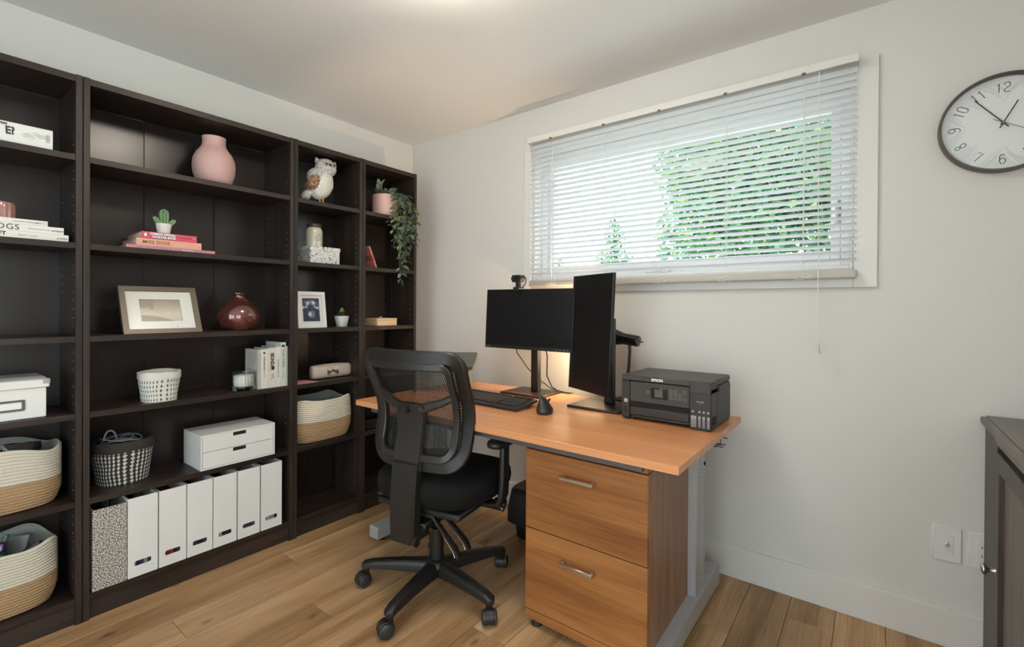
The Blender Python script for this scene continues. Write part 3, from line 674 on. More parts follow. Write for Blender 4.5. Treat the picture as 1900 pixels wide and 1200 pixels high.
# fabric baskets with printed motif
def fabric(name, bg_, fg, nu, nv, kind):
    m, nt, b = new_mat(name); tc = nt.nodes.new('ShaderNodeTexCoord'); sp = nt.nodes.new('ShaderNodeSeparateXYZ'); nt.links.new(tc.outputs['UV'], sp.inputs[0])
    fu = mth(nt, 'FRACT', mth(nt, 'MULTIPLY', sp.outputs[0], nu)); fv = mth(nt, 'FRACT', mth(nt, 'MULTIPLY', sp.outputs[1], nv))
    du = mth(nt, 'ABSOLUTE', mth(nt, 'SUBTRACT', fu, .5))
    if kind == 'tree':
        tri = mth(nt, 'MULTIPLY', mth(nt, 'LESS_THAN', du, mth(nt, 'MULTIPLY', mth(nt, 'SUBTRACT', .92, fv), .50)), mth(nt, 'GREATER_THAN', fv, .38))
        stem_ = mth(nt, 'MULTIPLY', mth(nt, 'LESS_THAN', du, .07), mth(nt, 'MULTIPLY', mth(nt, 'GREATER_THAN', fv, .14), mth(nt, 'LESS_THAN', fv, .4)))
        msk = mth(nt, 'MAXIMUM', tri, stem_)
    else:
        dv = mth(nt, 'SUBTRACT', fv, .55); d2 = mth(nt, 'ADD', mth(nt, 'POWER', mth(nt, 'MULTIPLY', du, 3.3), 2), mth(nt, 'POWER', mth(nt, 'MULTIPLY', dv, 3.3), 2))
        msk = mth(nt, 'MAXIMUM', mth(nt, 'LESS_THAN', d2, 1.0), mth(nt, 'MULTIPLY', mth(nt, 'LESS_THAN', du, .12), mth(nt, 'LESS_THAN', fv, .35)))
    nt.links.new(mixc(nt, msk, bg_, fg), b.inputs['Base Color']); b.inputs['Roughness'].default_value = .9; return m
def fabric_basket(cx, cy, z0, r, h, band, m_b, m_band, m_in, label, seed, name='fabric_basket', base=.86, sq=2.6):
    from mathutils import noise as N
    t = thing(name, (cx, cy, z0), label, 'basket'); K = 64; top = 0
    def lv(f, off=0):
        g = base + (1 - base) * min(1, f * 1.3)
        pts = sell(r * g + off, r * g + off, sq, K, (cx, cy), z0 + f * h)
        for p in pts:
            q = N.noise_vector(Vector(((p.x - cx) * 22, (p.y - cy) * 22, (p.z - z0) * 18 + seed * 9))); p.x += q.x * .0045 * (1 if f > .02 else 0); p.y += q.y * .0045 * (1 if f > .02 else 0); p.z += q.z * .005 * f
        return pts
    fs = [0, .03, .1, .2, .3, .4, .5, .6, .7, .8]; fs = [f for f in fs if f < 1 - band / h] + [1 - band / h]
    build('body', MB().rings([lv(f) for f in fs], True, False, uv=[f for f in fs]), m_b, t, smooth=80)
    bf = [1 - band / h, 1 - band / h * .66, 1 - band / h * .33, 1]
    rg = [lv(bf[0], .0005)] + [lv(f, .0028) for f in bf] + [lv(1.0, -.003)]
    build('folded_cuff', MB().rings(rg, False, False), m_band, t, smooth=80)
    build('lining', MB().rings([lv(1.0, -.003), lv(.7, -.004), lv(.3, -.004), lv(.04, -.004)], False, True), m_in, t, smooth=80)
    return t
m_ft = fabric('white_tree_print', (.66, .64, .58), (.07, .065, .06), 34, 6.5, 'tree')
m_cuff = M('white_canvas', (.66, .64, .58), .9, bump=.3, bscale=600)
fabric_basket(.222, -1.567, .7785, .070, .122, .028, m_ft, m_cuff, m_cuff, 'small white fabric basket printed with tiny dark trees', 3)
m_fd = fabric('dark_dot_print', (.035, .030, .027), (.62, .60, .55), 40, 11, 'dot')
m_cuffd = M('dark_canvas', (.035, .030, .027), .9, bump=.3, bscale=600)
fabric_basket(.142, -1.672, .4555, .100, .172, .040, m_fd, m_cuffd, m_cuffd, 'dark brown fabric basket with white dots holding cables', 8, base=.84)
m_cab = M('grey_cable', (.32, .33, .36), .5)
mb = MB(); rr = random.Random(5)
for k in range(5):
    c = Vector((.14 + rr.uniform(-.02, .02), -1.68 + rr.uniform(-.02, .03), .605 + k * .006)); R0 = rr.uniform(.045, .058)
    mb.tube([c + Vector((R0 * math.cos(a), R0 * math.sin(a), .006 * math.sin(2 * a + k))) for a in [2 * PI * i / 22 for i in range(22)]], .0028, 6, closed=True)
solo('coiled_cable', mb, m_cab, 'coils of grey cable in the dark dotted basket', 'cable')
mb = MB().tube([(.16, -1.715 + .020 * math.cos(a) * 1.0, .628 + .040 * math.sin(a)) for a in [PI * i / 14 for i in range(15)]], .0032, 8)
solo('cable_loop', mb, m_cab, 'grey cable loop standing up out of the dark dotted basket', 'cable')

# ribbed glass candle
t = thing('glass_candle', (.249, -1.241, .7785), 'white candle in a ribbed clear glass beside the upright books', 'candle')
m_glass = M('clear_glass', (.93, .97, .96), .03, trans=1.0, ior=1.3)
c = (.249, -1.241, .7785)
build('glass_jar', MB().lathe([(.043, 0), (.0475, .003), (.0475, .014), (.047, .018), (.047, .082), (.0475, .086), (.046, .086), (.0448, .02)], c, 72, True, True, rib=lambda a, z: .0010 * math.cos(24 * a) if .015 < z < .07 else 0), m_glass, t, smooth=60)
build('wax', MB().lathe([(.0415, .0205), (.0432, .022), (.0432, .070), (.041, .0715)], c, 72, rib=lambda a, z: .0022 * math.cos(20 * a) - .002), M('ivory_wax', (.78, .75, .67), .5), t, smooth=60)
build('wick', MB().cyl((c[0], c[1], c[2] + .07), (c[0], c[1], c[2] + .079), .001, seg=6), m_dark_i, t)

# upright books
g = 'upright pale books beside the glass candle'
def cov(n, c): return M(n, c, .5)
def spine(b, t, x, yc, z, size, mat, **k): return lettering(b, size, (x, yc, z), (0, 0, -1), Y_, mat, t, **k)
X1 = .282; Z0 = .7785
t = book_up(-1.1915, -1.1765, Z0, .967, .15, X1, cov('grey_white_cover', (.46, .44, .40)), 'grey-white paperback first in the row, next to the glass candle', g)
spine('the small hours  a novel', t, X1, -1.184, .945, .008, m_ink_g)
mb = MB()
for k in range(16): mb.box(.175, .272 - (k * 37 % 9) * .004, -1.1919, -1.1915, .945 - k * .0085, .948 - k * .0085)
build('cover_print', mb, m_ink_g, t, smooth=0)
t = book_up(-1.176, -1.1455, Z0, .967, .15, X1, cov('cream_cover_a', (.68, .64, .56)), 'cream paperback with a heart mark, second in the upright row', g)
spine('Unforgettable', t, X1, -1.160, .935, .0125, m_ink); spine('some days', t, X1, -1.160, .868, .009, m_ink_g); build('spine_mark', MB().ell((X1, -1.161, .950), (.0006, .005, .006), 10, 6), m_ink, t)
t = book_up(-1.145, -1.104, Z0, .972, .14, X1, cov('cream_cover_b', (.64, .60, .53)), 'thick cream paperback lettered BONDA, third in the upright row', g)
spine('!BONDA', t, X1, -1.1235, .948, .024, m_ink, bold=.001, sx=.8); spine('polo', t, X1, -1.118, .845, .013, m_ink); spine('de la vida', t, X1, -1.128, .845, .008, m_ink_g)
mb = MB().ell((X1, -1.119, .874), (.0006, .008, .011), 12, 8).tube([(X1 + .0003, -1.122, .868), (X1 + .0003, -1.132, .865), (X1 + .0003, -1.137, .869)], .0012, 5)
build('spine_drawing', mb, m_ink, t)
t = book_up(-1.1035, -1.082, Z0, .976, .13, X1, cov('white_cover_c', (.66, .64, .58)), 'slim white paperback fourth in the upright row, after the BONDA spine', g)
spine('Living the Good Life', t, X1, -1.0925, .915, .0108, m_ink)
t = book_up(-1.0815, -1.0555, Z0, .996, .13, X1, cov('pale_green_cover', (.58, .60, .53)), 'tallest pale green book lettered TAKE THREE in the upright row', g)
spine('TAKE THREE', t, X1, -1.0685, .965, .0165, M('green_ink', (.10, .14, .09), .5)); spine('MICHAEL', t, X1, -1.068, .855, .010, m_ink_g)
build('spine_mark', MB().box(X1, X1 + .0004, -1.077, -1.061, .973, .985), m_ink, t, smooth=0)
book_up(-1.055, -1.0465, Z0, .976, .13, X1, cov('grey_cover', (.45, .45, .42)), 'thinnest grey book last in the upright row, against the bookcase side', g)

# two-drawer unit
t = thing('drawer_unit', (.20, -1.277, .455), 'white two-drawer desktop unit standing above the white files', 'drawer unit')
y0, y1, z0, z1 = -1.437, -1.117, .4555, .609
build('carcass', MB().box(.10, .298, y0, y0 + .006, z0, z1).box(.10, .298, y1 - .006, y1, z0, z1).box(.10, .298, y0 + .006, y1 - .006, z0, z0 + .006).box(.10, .298, y0 + .006, y1 - .006, z1 - .006, z1).box(.10, .104, y0 + .006, y1 - .006, z0 + .006, z1 - .006), m_white, t, smooth=0)
for k in range(2):
    a, b = z0 + .0075 + k * .0705, z0 + .0075 + k * .0705 + .0685; w_ = y1 - y0 - .016; h_ = b - a
    d = build('drawer', MB().plate(rrect(w_, h_, .0008, 1), [rrect(.058, .017, .004, 3, 0, h_ / 2 - .0105)], (.294, (y0 + y1) / 2, (a + b) / 2), Y_, Z_, .006), m_white, t, smooth=0)
    sub('drawer_inside', MB().box(.112, .290, y0 + .010, y1 - .010, a + .002, b - .004), m_dark_i, d, smooth=0)

# magazine files
def mag_file(y0, y1, label, mat, inner, slot=True, name='magazine_file', zt=.413, group='white magazine files on the lowest shelf'):
    t = thing(name, (.17, (y0 + y1) / 2, .098), label, 'magazine file', group); z0 = .0985; w_ = y1 - y0; x0, x1 = .045, .296
    holes = [rrect(w_ * .56, .020, .006, 3, .0, .052 - (zt - z0) / 2)] if slot else []
    build('front_panel', MB().plate(rrect(w_ - .001, zt - z0, .0008, 1), holes, (x1 - .002, (y0 + y1) / 2, (z0 + zt) / 2), Y_, Z_, .004), mat, t, smooth=0)
    build('body', MB().box(x0, x1 - .0045, y0 + .0005, y0 + .004, z0, zt).box(x0, x1 - .0045, y1 - .004, y1 - .0005, z0, zt).box(x0, x0 + .004, y0 + .004, y1 - .004, z0, zt).box(x0 + .004, x1 - .0045, y0 + .004, y1 - .004, z0, z0 + .003), mat, t, smooth=0)
    rr = random.Random(int(abs(y0) * 1000)); n = 7; ww = (w_ - .012) / n
    for k in range(n):
        yy = y0 + .006 + k * ww; h_ = rr.uniform(.20, .285)
        build('papers', MB().box(x0 + .006, x1 - .010 - rr.uniform(0, .006), yy, yy + ww * .9, z0 + .004, z0 + h_), inner[k % len(inner)], t, smooth=0)
    return t
pk = lambda n, c: M(n, c, .5)
a, b, c_, d_, r_, bl_ = pk('dark_blue_stack', (.03, .045, .09)), pk('black_stack', (.015, .015, .016)), pk('grey_stack', (.25, .25, .25)), pk('pale_stack', (.5, .5, .48)), pk('red_stack', (.32, .02, .03)), pk('teal_stack', (.06, .10, .12))
mf, nt, b_ = new_mat('speckled_linen'); tc = nt.nodes.new('ShaderNodeTexCoord'); vz = nt.nodes.new('ShaderNodeTexNoise'); vz.inputs['Scale'].default_value = 230; vz.inputs['Detail'].default_value = 1
nt.links.new(tc.outputs['Object'], vz.inputs['Vector']); nt.links.new(ramp(nt, vz.outputs['Fac'], (.42, (.10, .085, .07)), (.50, (.36, .33, .29)), (.58, (.62, .59, .54))), b_.inputs['Base Color']); b_.inputs['Roughness'].default_value = .8
mag_file(-1.796, -1.692, 'speckled beige magazine file, closed front, beside the dark dotted basket shelf', mf, [b, a], slot=False, zt=.404, group=None)
labs = ['white magazine file with blue papers, right beside the speckled beige one', 'white magazine file with a red item showing in its slot', 'white magazine file third along, between the red-slot file and the next', 'white magazine file with half pale half black papers in its slot', 'white magazine file second from the bookcase side', 'white magazine file last in the row, grey papers in its slot']
ins = [[a, c_, b, a, c_], [b, a, r_, r_], [b, b, a], [b, d_, d_, b, b], [a, b, bl_], [c_, b, d_, c_]]
ys = [-1.690, -1.587, -1.487, -1.386, -1.284, -1.180]; wd = [.099, .097, .098, .097, .098, .100]
for y, w_, l_, i_ in zip(ys, wd, labs, ins): mag_file(y, y + w_, l_, m_white_p, i_)
# ================================================================ bookcase C
from mathutils import noise as NZ
def fluffy(mb, amp, freq, seed=0):
    for v in mb.bm.verts:
        q = v.co * freq + Vector((seed * 5.1, seed * 2.3, 0)); v.co += v.normal * (NZ.noise(q) * amp) if v.normal.length else Vector()
    return mb
def patch(name, c1, c2, scale, rough=.95, pos=(.42, .58), sheen=.2):
    m, nt, b = new_mat(name); tc = nt.nodes.new('ShaderNodeTexCoord'); n = nt.nodes.new('ShaderNodeTexNoise'); n.inputs['Scale'].default_value = scale; n.inputs['Detail'].default_value = 3
    nt.links.new(tc.outputs['Object'], n.inputs['Vector']); nt.links.new(ramp(nt, n.outputs['Fac'], (pos[0], c1), (pos[1], c2)), b.inputs['Base Color'])
    b.inputs['Roughness'].default_value = rough; b.inputs['Sheen Weight'].default_value = sheen
    bp = nt.nodes.new('ShaderNodeBump'); bp.inputs['Strength'].default_value = .7; bp.inputs['Distance'].default_value = .004; nt.links.new(n.outputs['Fac'], bp.inputs['Height']); nt.links.new(bp.outputs[0], b.inputs['Normal'])
    return m
m_owl_w = patch('cream_fleece', (.60, .58, .50), (.76, .74, .68), 130); m_owl_g = patch('grey_speckled_fur', (.22, .22, .23), (.66, .65, .63), 190, pos=(.38, .56))
m_owl_b = patch('brown_plaid_wing', (.16, .075, .045), (.45, .27, .19), 70); m_straw = M('straw_orange', (.55, .26, .08), .8)
t = thing('owl_figure', (.225, -.845, 1.7285), 'white and grey fleece owl figure with brown wings on the top shelf', 'figurine')
def OW(a, z): return (.0, a, z)
bx = .225
def rot_x(d): return Matrix.Rotation(math.radians(d), 3, 'X')
mb = MB().ell((bx, -.838, 1.838), (.055, .063, .088), 36, 24, rot_x(-22)); mb.bm.normal_update(); fluffy(mb, .005, 110, 1)
build('body', mb, m_owl_w, t, smooth=80)
mb = MB().ell((bx + .004, -.811, 1.932), (.051, .056, .050), 36, 24, rot_x(-8)); mb.bm.normal_update(); fluffy(mb, .005, 120, 2)
hd = build('head', mb, m_owl_g, t, smooth=80)
mb = MB().ell((bx - .004, -.868, 1.878), (.050, .040, .048), 30, 18, rot_x(-25)); mb.bm.normal_update(); fluffy(mb, .005, 120, 6)
build('shoulder_ruff', mb, m_owl_g, t, smooth=80)
for s, yy in ((-1, -.862), (1, -.768)):
    mb = MB().cyl((bx + .010, yy, 1.955), (bx + .006, yy + .010 * s, 1.976), .017, .004, 10); mb.bm.normal_update(); sub('ear_tuft', fluffy(mb, .004, 90, 3), m_owl_g, hd)
for yy in (-.838, -.792):
    e = MB().ell((bx + .0525, yy, 1.942), (.006, .0105, .0105), 14, 10); sub('eye_ring', e, M('tan_felt', (.42, .33, .2), .8), hd)
    sub('eye', MB().ell((bx + .0575, yy, 1.942), (.005, .0055, .0055), 12, 8), m_gloss, hd)
sub('beak', MB().cyl((bx + .045, -.815, 1.944), (bx + .071, -.816, 1.932), .010, .002, 10), M('dark_beak', (.05, .04, .035), .5), hd)
mb = MB().ell((bx + .030, -.892, 1.838), (.024, .032, .046), 24, 16, rot_x(-32)); mb.bm.normal_update(); build('wing', fluffy(mb, .004, 80, 4), m_owl_b, t, smooth=80)
mb = MB().ell((bx - .030, -.862, 1.815), (.024, .050, .060), 24, 16, rot_x(-32)); mb.bm.normal_update(); build('wing', fluffy(mb, .004, 80, 5), m_owl_b, t, smooth=80)
mb = MB().ell((bx - .01, -.908, 1.775), (.030, .022, .040), 20, 14, rot_x(-38)); mb.bm.normal_update(); build('tail', fluffy(mb, .006, 90, 7), m_owl_g, t, smooth=80)
for yy in (-.850, -.832):
    lg = build('leg', MB().tube([(bx + .012, yy, 1.775), (bx + .016, yy - .002, 1.735)], .0045, 8), m_straw, t)
    for dy in (-.007, 0, .007): sub('toe', MB().tube([(bx + .016, yy - .002, 1.7315), (bx + .034, yy + dy, 1.7308)], .0022, 6), m_straw, lg)

mfl, nt, b_ = new_mat('floral_print_card'); tc = nt.nodes.new('ShaderNodeTexCoord')
v = nt.nodes.new('ShaderNodeTexVoronoi'); v.inputs['Scale'].default_value = 78; n = nt.nodes.new('ShaderNodeTexNoise'); n.inputs['Scale'].default_value = 90; n.inputs['Detail'].default_value = 2
nt.links.new(tc.outputs['Object'], n.inputs['Vector']); nt.links.new(tc.outputs['Object'], v.inputs['Vector'])
d = mth(nt, 'ADD', v.outputs['Distance'], mth(nt, 'MULTIPLY', mth(nt, 'SUBTRACT', n.outputs['Fac'], .5), .7))
msk = mth(nt, 'LESS_THAN', d, .23)
n2 = nt.nodes.new('ShaderNodeTexNoise'); n2.inputs['Scale'].default_value = 38; n2.inputs['Detail'].default_value = 1; nt.links.new(tc.outputs['Object'], n2.inputs['Vector'])
vine = mth(nt, 'LESS_THAN', mth(nt, 'ABSOLUTE', mth(nt, 'SUBTRACT', n2.outputs['Fac'], .5)), .012)
nt.links.new(mixc(nt, mth(nt, 'MAXIMUM', msk, vine), (.72, .71, .69), (.03, .03, .03)), b_.inputs['Base Color']); b_.inputs['Roughness'].default_value = .5
t = thing('floral_box', (.16, -.82, 1.4065), 'white lidded box printed with black flowers, under the candle jar', 'box')
build('box_body', MB().box(.055, .243, -.9065, -.733, 1.4065, 1.478, .001), mfl, t); build('lid', MB().box(.052, .246, -.9095, -.730, 1.477, 1.4995, .0012), mfl, t)
t = thing('candle_jar', (.175, -.846, 1.5), 'cream jar candle with a dark lid on the floral box', 'candle')
c = (.175, -.846, 1.5)
build('jar_body', MB().lathe([(.038, .0003), (.043, .004), (.0435, .02), (.0435, .085), (.040, .098), (.034, .105), (.034, .108)], c, 40), M('cream_wax_jar', (.62, .58, .46), .15, coat=.6), t)
build('lid', MB().lathe([(.036, .107), (.0375, .109), (.0375, .124), (.035, .127)], c, 40, rib=lambda a, z: .0006 * math.cos(30 * a) if .108 < z < .125 else 0), M('dark_brown_lid', (.055, .04, .035), .4), t)
for b, z_, s in (('hello', .068, .014), ('My Happy', .052, .0155), ('place', .038, .014)):
    lettering(b, s, (c[0] + .0440, c[1] + .002, c[2] + z_), Y_, Z_, m_ink_g, t, align='CENTER', sx=.62)
mbl, nt, b_ = new_mat('blue_cloud_photo'); tc = nt.nodes.new('ShaderNodeTexCoord'); sp = nt.nodes.new('ShaderNodeSeparateXYZ'); nt.links.new(tc.outputs['UV'], sp.inputs[0])
n = nt.nodes.new('ShaderNodeTexNoise'); n.inputs['Scale'].default_value = 5; n.inputs['Detail'].default_value = 4; nt.links.new(tc.outputs['UV'], n.inputs['Vector'])
u_, v_ = sp.outputs[0], sp.outputs[1]
def blob(cx, cy, ra, rb):
    return mth(nt, 'SUBTRACT', 1, mth(nt, 'ADD', mth(nt, 'POWER', mth(nt, 'DIVIDE', mth(nt, 'ABSOLUTE', mth(nt, 'SUBTRACT', u_, cx)), ra), 2), mth(nt, 'POWER', mth(nt, 'DIVIDE', mth(nt, 'ABSOLUTE', mth(nt, 'SUBTRACT', v_, cy)), rb), 2)))
s_ = mth(nt, 'MAXIMUM', mth(nt, 'MAXIMUM', blob(.5, .78, .5, .14), blob(.12, .62, .22, .08)), mth(nt, 'MAXIMUM', blob(.88, .6, .22, .09), blob(.5, .32, .26, .2)))
s2 = mth(nt, 'ADD', mth(nt, 'MULTIPLY', s_, .55), mth(nt, 'MULTIPLY', mth(nt, 'SUBTRACT', n.outputs['Fac'], .5), 1.9))
nt.links.new(ramp(nt, s2, (.0, (.020, .022, .05)), (.3, (.09, .10, .18)), (.65, (.60, .60, .66))), b_.inputs['Base Color']); b_.inputs['Roughness'].default_value = .3
leaning_frame(-.886, 1.0625, .240, .161, .195, math.radians(8), .019, (.014, .016), m_white, M('frame_mat_white', (.68, .67, .63), .6), mbl, 'white photo frame with a dark blue picture on the third shelf')
m_succ = M('succulent_green', (.20, .33, .09), .45, var=.25, bscale=60); m_succ_d = M('succulent_dark_leaf', (.10, .13, .06), .5)
def leaf_mesh(L_, w_, cup=.2, bend=.25, rows=4):
    """leaf along +x, slightly cupped and arched"""
    mb = MB(); rg = []
    for i in range(rows + 1):
        f = i / rows; ww = w_ * math.sin(PI * (f * .92 + .04)) ** .8; z = bend * L_ * f * f * -1
        rg.append([(L_ * f, -ww, z + cup * ww), (L_ * f, 0, z), (L_ * f, ww, z + cup * ww)])
    return mb.rings(rg, loop=False)
t = thing('potted_succulent', (.195, -.687, 1.0625), 'small green succulent in a white pot beside the white photo frame', 'succulent')
c = Vector((.195, -.687, 1.0625))
build('pot', MB().rings([sell(a, a, 3.2, 40, (c.x, c.y), c.z + z) for a, z in ((.026, 0), (.027, .001), (.036, .057), (.037, .060), (.0345, .060), (.0325, .050))]), m_ceram_w, t)
for k in range(16):
    lf = leaf_mesh(.040 - .0012 * k, .0115 - .0003 * k, .45, -.35 if k > 7 else .1)
    el = 14 + k * 4.6
    lf.xf(Matrix.Translation(c + Vector((0, 0, .058 + .0018 * k))) @ Matrix.Rotation(k * 2.4, 4, 'Z') @ Matrix.Rotation(-math.radians(el), 4, 'Y'))
    build('leaf', lf, m_succ if k > 5 else m_succ_d, t, smooth=80)
m_beige = M('beige_leatherette', (.50, .42, .36), .45, bump=.2, bscale=500)
t = thing('pencil_pouch', (.20, -.758, .778), 'beige zipped pouch with a silver bow on the fourth shelf', 'pouch')
rg = []
for f, hw, hz in ((0, .018, .030), (.03, .028, .036), (.12, .032, .037), (.5, .034, .037), (.88, .032, .037), (.97, .028, .035), (1, .018, .029)):
    y = -.876 + .236 * f; rg.append([Vector((.20 + q.x, y, .817 + q.y)) for q in sell(hw, hz, 3, 28)])
pb = MB().rings(rg); pb.noise(.0015, 40, 3); build('pouch_body', pb, m_beige, t, smooth=70)
build('zip', MB().tube([(.20, -.872, .852), (.20, -.80, .8555), (.20, -.70, .8550), (.20, -.645, .850)], .002, 6), m_nickel, t)
for y in (-.868, -.655): build('zip_end', MB().ell((.222, y + (.012 if y < -.8 else -.004), .846), (.005, .007, .006), 10, 8), m_nickel, t)
bw = build('bow', MB().ell((.2355, -.766, .822), (.004, .006, .007), 10, 8), M('garnet_stone', (.08, .015, .025), .15), t)
for s in (-1, 1):
    mb = MB().rings([[(.2345, -.766 + s * yy, .822 + zz), (.2385, -.766 + s * yy, .822 + zz * .6), (.2395, -.766 + s * yy, .822), (.2385, -.766 + s * yy, .822 - zz * .6), (.2345, -.766 + s * yy, .822 - zz)] for yy, zz in ((.004, .006), (.014, .014), (.030, .021), (.034, .018))])
    sub('bow_loop', mb, m_nickel, bw)
    sub('bow_tail', MB().obox((.237, -.766 + s * .020, .802), (0, s * .8, -.6), (0, .6, s * .8), X_, .014, .004, .001), m_nickel, bw)
solo('pink_paper', MB().rings([[(.15, -1.003, .7784), (.291, -1.003, .7784), (.291, -.885, .7784), (.2, -.90, .7784)], [(.15, -1.003, .7802), (.291, -1.003, .7802), (.291, -.885, .7802), (.2, -.90, .7802)]]), M('pink_card', (.62, .30, .31), .6), 'flat pink card at the left of the fourth shelf beside the pouch', 'card', smooth=0)
rope_basket(-.822, .4555, .172, .122, .218, .562, 'cream and tan rope basket in the narrow bookcase below the beige pouch', cx=.162, ph=PI, wav=.011, belly=.03)

# ================================================================ bookcase D
t = thing('trailing_plant', (.215, -.393, 1.728), 'long trailing green plant spilling out of a pink pot', 'plant')
c = Vector((.205, -.393, 1.7285))
build('pot', MB().lathe([(.070, 0), (.076, .003), (.080, .05), (.080, .130), (.0795, .133), (.075, .133), (.073, .11)], c, 48), M('blush_pot', (.68, .42, .38), .55), t)
build('soil', MB().lathe([(.0735, .112), (.05, .118), (.0, .12)], c, 24, False, False), M('potting_soil', (.03, .022, .016), .95), t)
m_lf = [M('vine_leaf_a', (.13, .165, .115), .5, coat=.1), M('vine_leaf_b', (.21, .245, .18), .5, coat=.1), M('vine_leaf_c', (.24, .34, .10), .5)]
def shared(mb, mat):
    me = bpy.data.meshes.new('leaf'); mb.bm.to_mesh(me); mb.bm.free(); me.polygons.foreach_set('use_smooth', [True] * len(me.polygons)); me.materials.append(mat); return me
lmesh = [shared(leaf_mesh(.041, .0115, .3, .2), m) for m in m_lf]
rr = random.Random(11); stems = []
def stem_pts(y_end, z_end, x_out, y0=None):
    y0 = -.393 + rr.uniform(-.03, .06) if y0 is None else y0; xs = .25
    P = [Vector((.21, y0, 1.845)), Vector((xs, y0 + .01, 1.885)), Vector((.295, (y0 * 2 + y_end) / 3, 1.872)), Vector((x_out, (y0 + 2 * y_end) / 3, 1.80))]
    for k in range(1, 6): P.append(Vector((x_out + .006 * math.sin(k + y_end * 40), y_end + .012 * math.sin(k * 1.7 + z_end * 9), 1.80 + (z_end - 1.80) * k / 5)))
    return P
ends = [(-.375, 1.315, .318, -.36), (-.36, 1.37, .322, -.35), (-.335, 1.42, .326, -.34), (-.385, 1.44, .330, -.37), (-.30, 1.50, .325, -.33), (-.345, 1.48, .335, -.35), (-.265, 1.56, .325, -.33), (-.25, 1.65, .318, -.32), (-.31, 1.58, .335, -.34), (-.405, 1.55, .330, -.38), (-.425, 1.53, .322, -.39), (-.285, 1.66, .33, -.33)]
def add_leaf(p, dirv, sc_, k, parent):
    o = bpy.data.objects.new('leaf', lmesh[k]); C.objects.link(o); o.parent = parent
    q = Vector(dirv).to_track_quat('X', 'Z'); m4 = Matrix.Translation(p - t.loc) @ q.to_matrix().to_4x4() @ Matrix.Rotation(rr.uniform(-.5, .5), 4, 'X') @ Matrix.Diagonal((sc_, sc_, sc_, 1)); o.matrix_local = m4
def walk(P, step):
    out = []
    for a, b in zip(P[:-1], P[1:]):
        n = max(1, round((b - a).length / step))
        for i in range(n): out.append((a.lerp(b, i / n), (b - a).normalized()))
    return out
for ye, ze, xo, y0 in ends:
    P = stem_pts(ye, ze, xo, y0); build('stem', MB().tube(P, .0014, 5), M('vine_stem', (.06, .08, .04), .6) if 'vine_stem' not in bpy.data.materials else bpy.data.materials['vine_stem'], t)
    for i, (p, d) in enumerate(walk(P, .031)):
        if p.z < 1.30: continue
        for s in (-1, 1):
            if rr.random() < .12: continue
            dv = Vector((rr.uniform(-.1, .4), s * rr.uniform(.45, 1.0), rr.uniform(-.9, .0)))
            add_leaf(p, dv.normalized(), rr.uniform(.75, 1.15), 2 if rr.random() < .06 else rr.choice((0, 0, 1)), t.o)
for k in range(22):
    a = rr.uniform(0, 2 * PI); p = c + Vector((.035 * math.cos(a), .045 * math.sin(a), .125 + rr.uniform(0, .03)))
    add_leaf(p, Vector((math.cos(a) * .5, math.sin(a) * .7, rr.uniform(.3, 1.1))).normalized(), rr.uniform(.9, 1.4), rr.choice((0, 1, 0)), t.o)
for dy, hgt in ((-.055, .068), (-.042, .075), (-.064, .05)):
    p = c + Vector((.01, dy, .118)); build('stem', MB().tube([p, p + Vector((0, -.004, hgt))], .0014, 5), bpy.data.materials['vine_stem'], t)
    for f in (.4, .7, 1): add_leaf(p + Vector((0, 0, hgt * f)), Vector((.2, rr.uniform(-.5, .5), 1)), 1.05, rr.choice((0, 1)), t.o)
m_coral = M('coral_cover', (.62, .20, .155), .4)
t = thing('coral_booklet', (.20, -.50, 1.4065), 'slim coral booklet leaning against the bookcase side under the plant', 'booklet')
u2 = Vector((0, -.42, 1)).normalized(); s2 = Vector((0, 1, .42)).normalized()
build('booklet', MB().obox(Vector((.205, -.503, 1.409)) + u2 * .066, X_, s2, u2, .062, .0055, .066, .001), m_coral, t)
build('paper_band', MB().obox(Vector((.205, -.503, 1.409)) + u2 * .062, X_, s2, u2, .0626, .0062, .016, .0005), M('coral_band', (.45, .10, .08), .4), t)
t = thing('wooden_box', (.19, -.43, 1.0625), 'plain pale wooden box on the shelf below the trailing plant', 'box')
m_pine = wood('pale_pine', (.50, .34, .19), (.60, .43, .26), (.66, .49, .32), 'y', 40, .5, .4, bump=.05)
build('box_body', MB().box(.12, .275, -.503, -.357, 1.0625, 1.094, .001), m_pine, t); build('lid', MB().box(.119, .276, -.504, -.356, 1.0948, 1.107, .0012), m_pine, t)
mb = MB().tube([(.20 + .010 * math.cos(a), -.425 + .013 * math.sin(a), 1.1092) for a in [2 * PI * k / 16 for k in range(16)]], .002, 6, closed=True)
t = thing('silver_clasp', (.20, -.425, 1.107), 'small silver jewelled clip lying on the pale wooden box', 'jewellery')
build('ring', mb, m_chrome, t)
build('stones', MB().ell((.205, -.428, 1.113), (.006, .009, .005), 8, 6).ell((.20, -.415, 1.112), (.005, .006, .004), 8, 6), m_chrome, t, kind='stuff')
t = thing('black_tray', (.18, -.43, .4555), 'shallow black plastic tray on the low shelf behind the desk corner', 'tray')
build('tray', MB().rings([sell(a, b, 5, 40, (.17, -.425), .4558 + z) for a, b, z in ((.10, .14, 0), (.108, .15, .004), (.118, .160, .055), (.122, .166, .057), (.122, .166, .062), (.116, .158, .060), (.106, .146, .010))]), m_black, t)
t = thing('black_bag', (.17, -.45, .52), 'soft black bag lying in the shallow black tray', 'bag')
mb = MB().ell((.17, -.43, .535), (.085, .120, .055), 24, 16); mb.bm.normal_update(); build('bag_body', fluffy(mb, .02, 14, 3), m_fab_b, t, smooth=80)
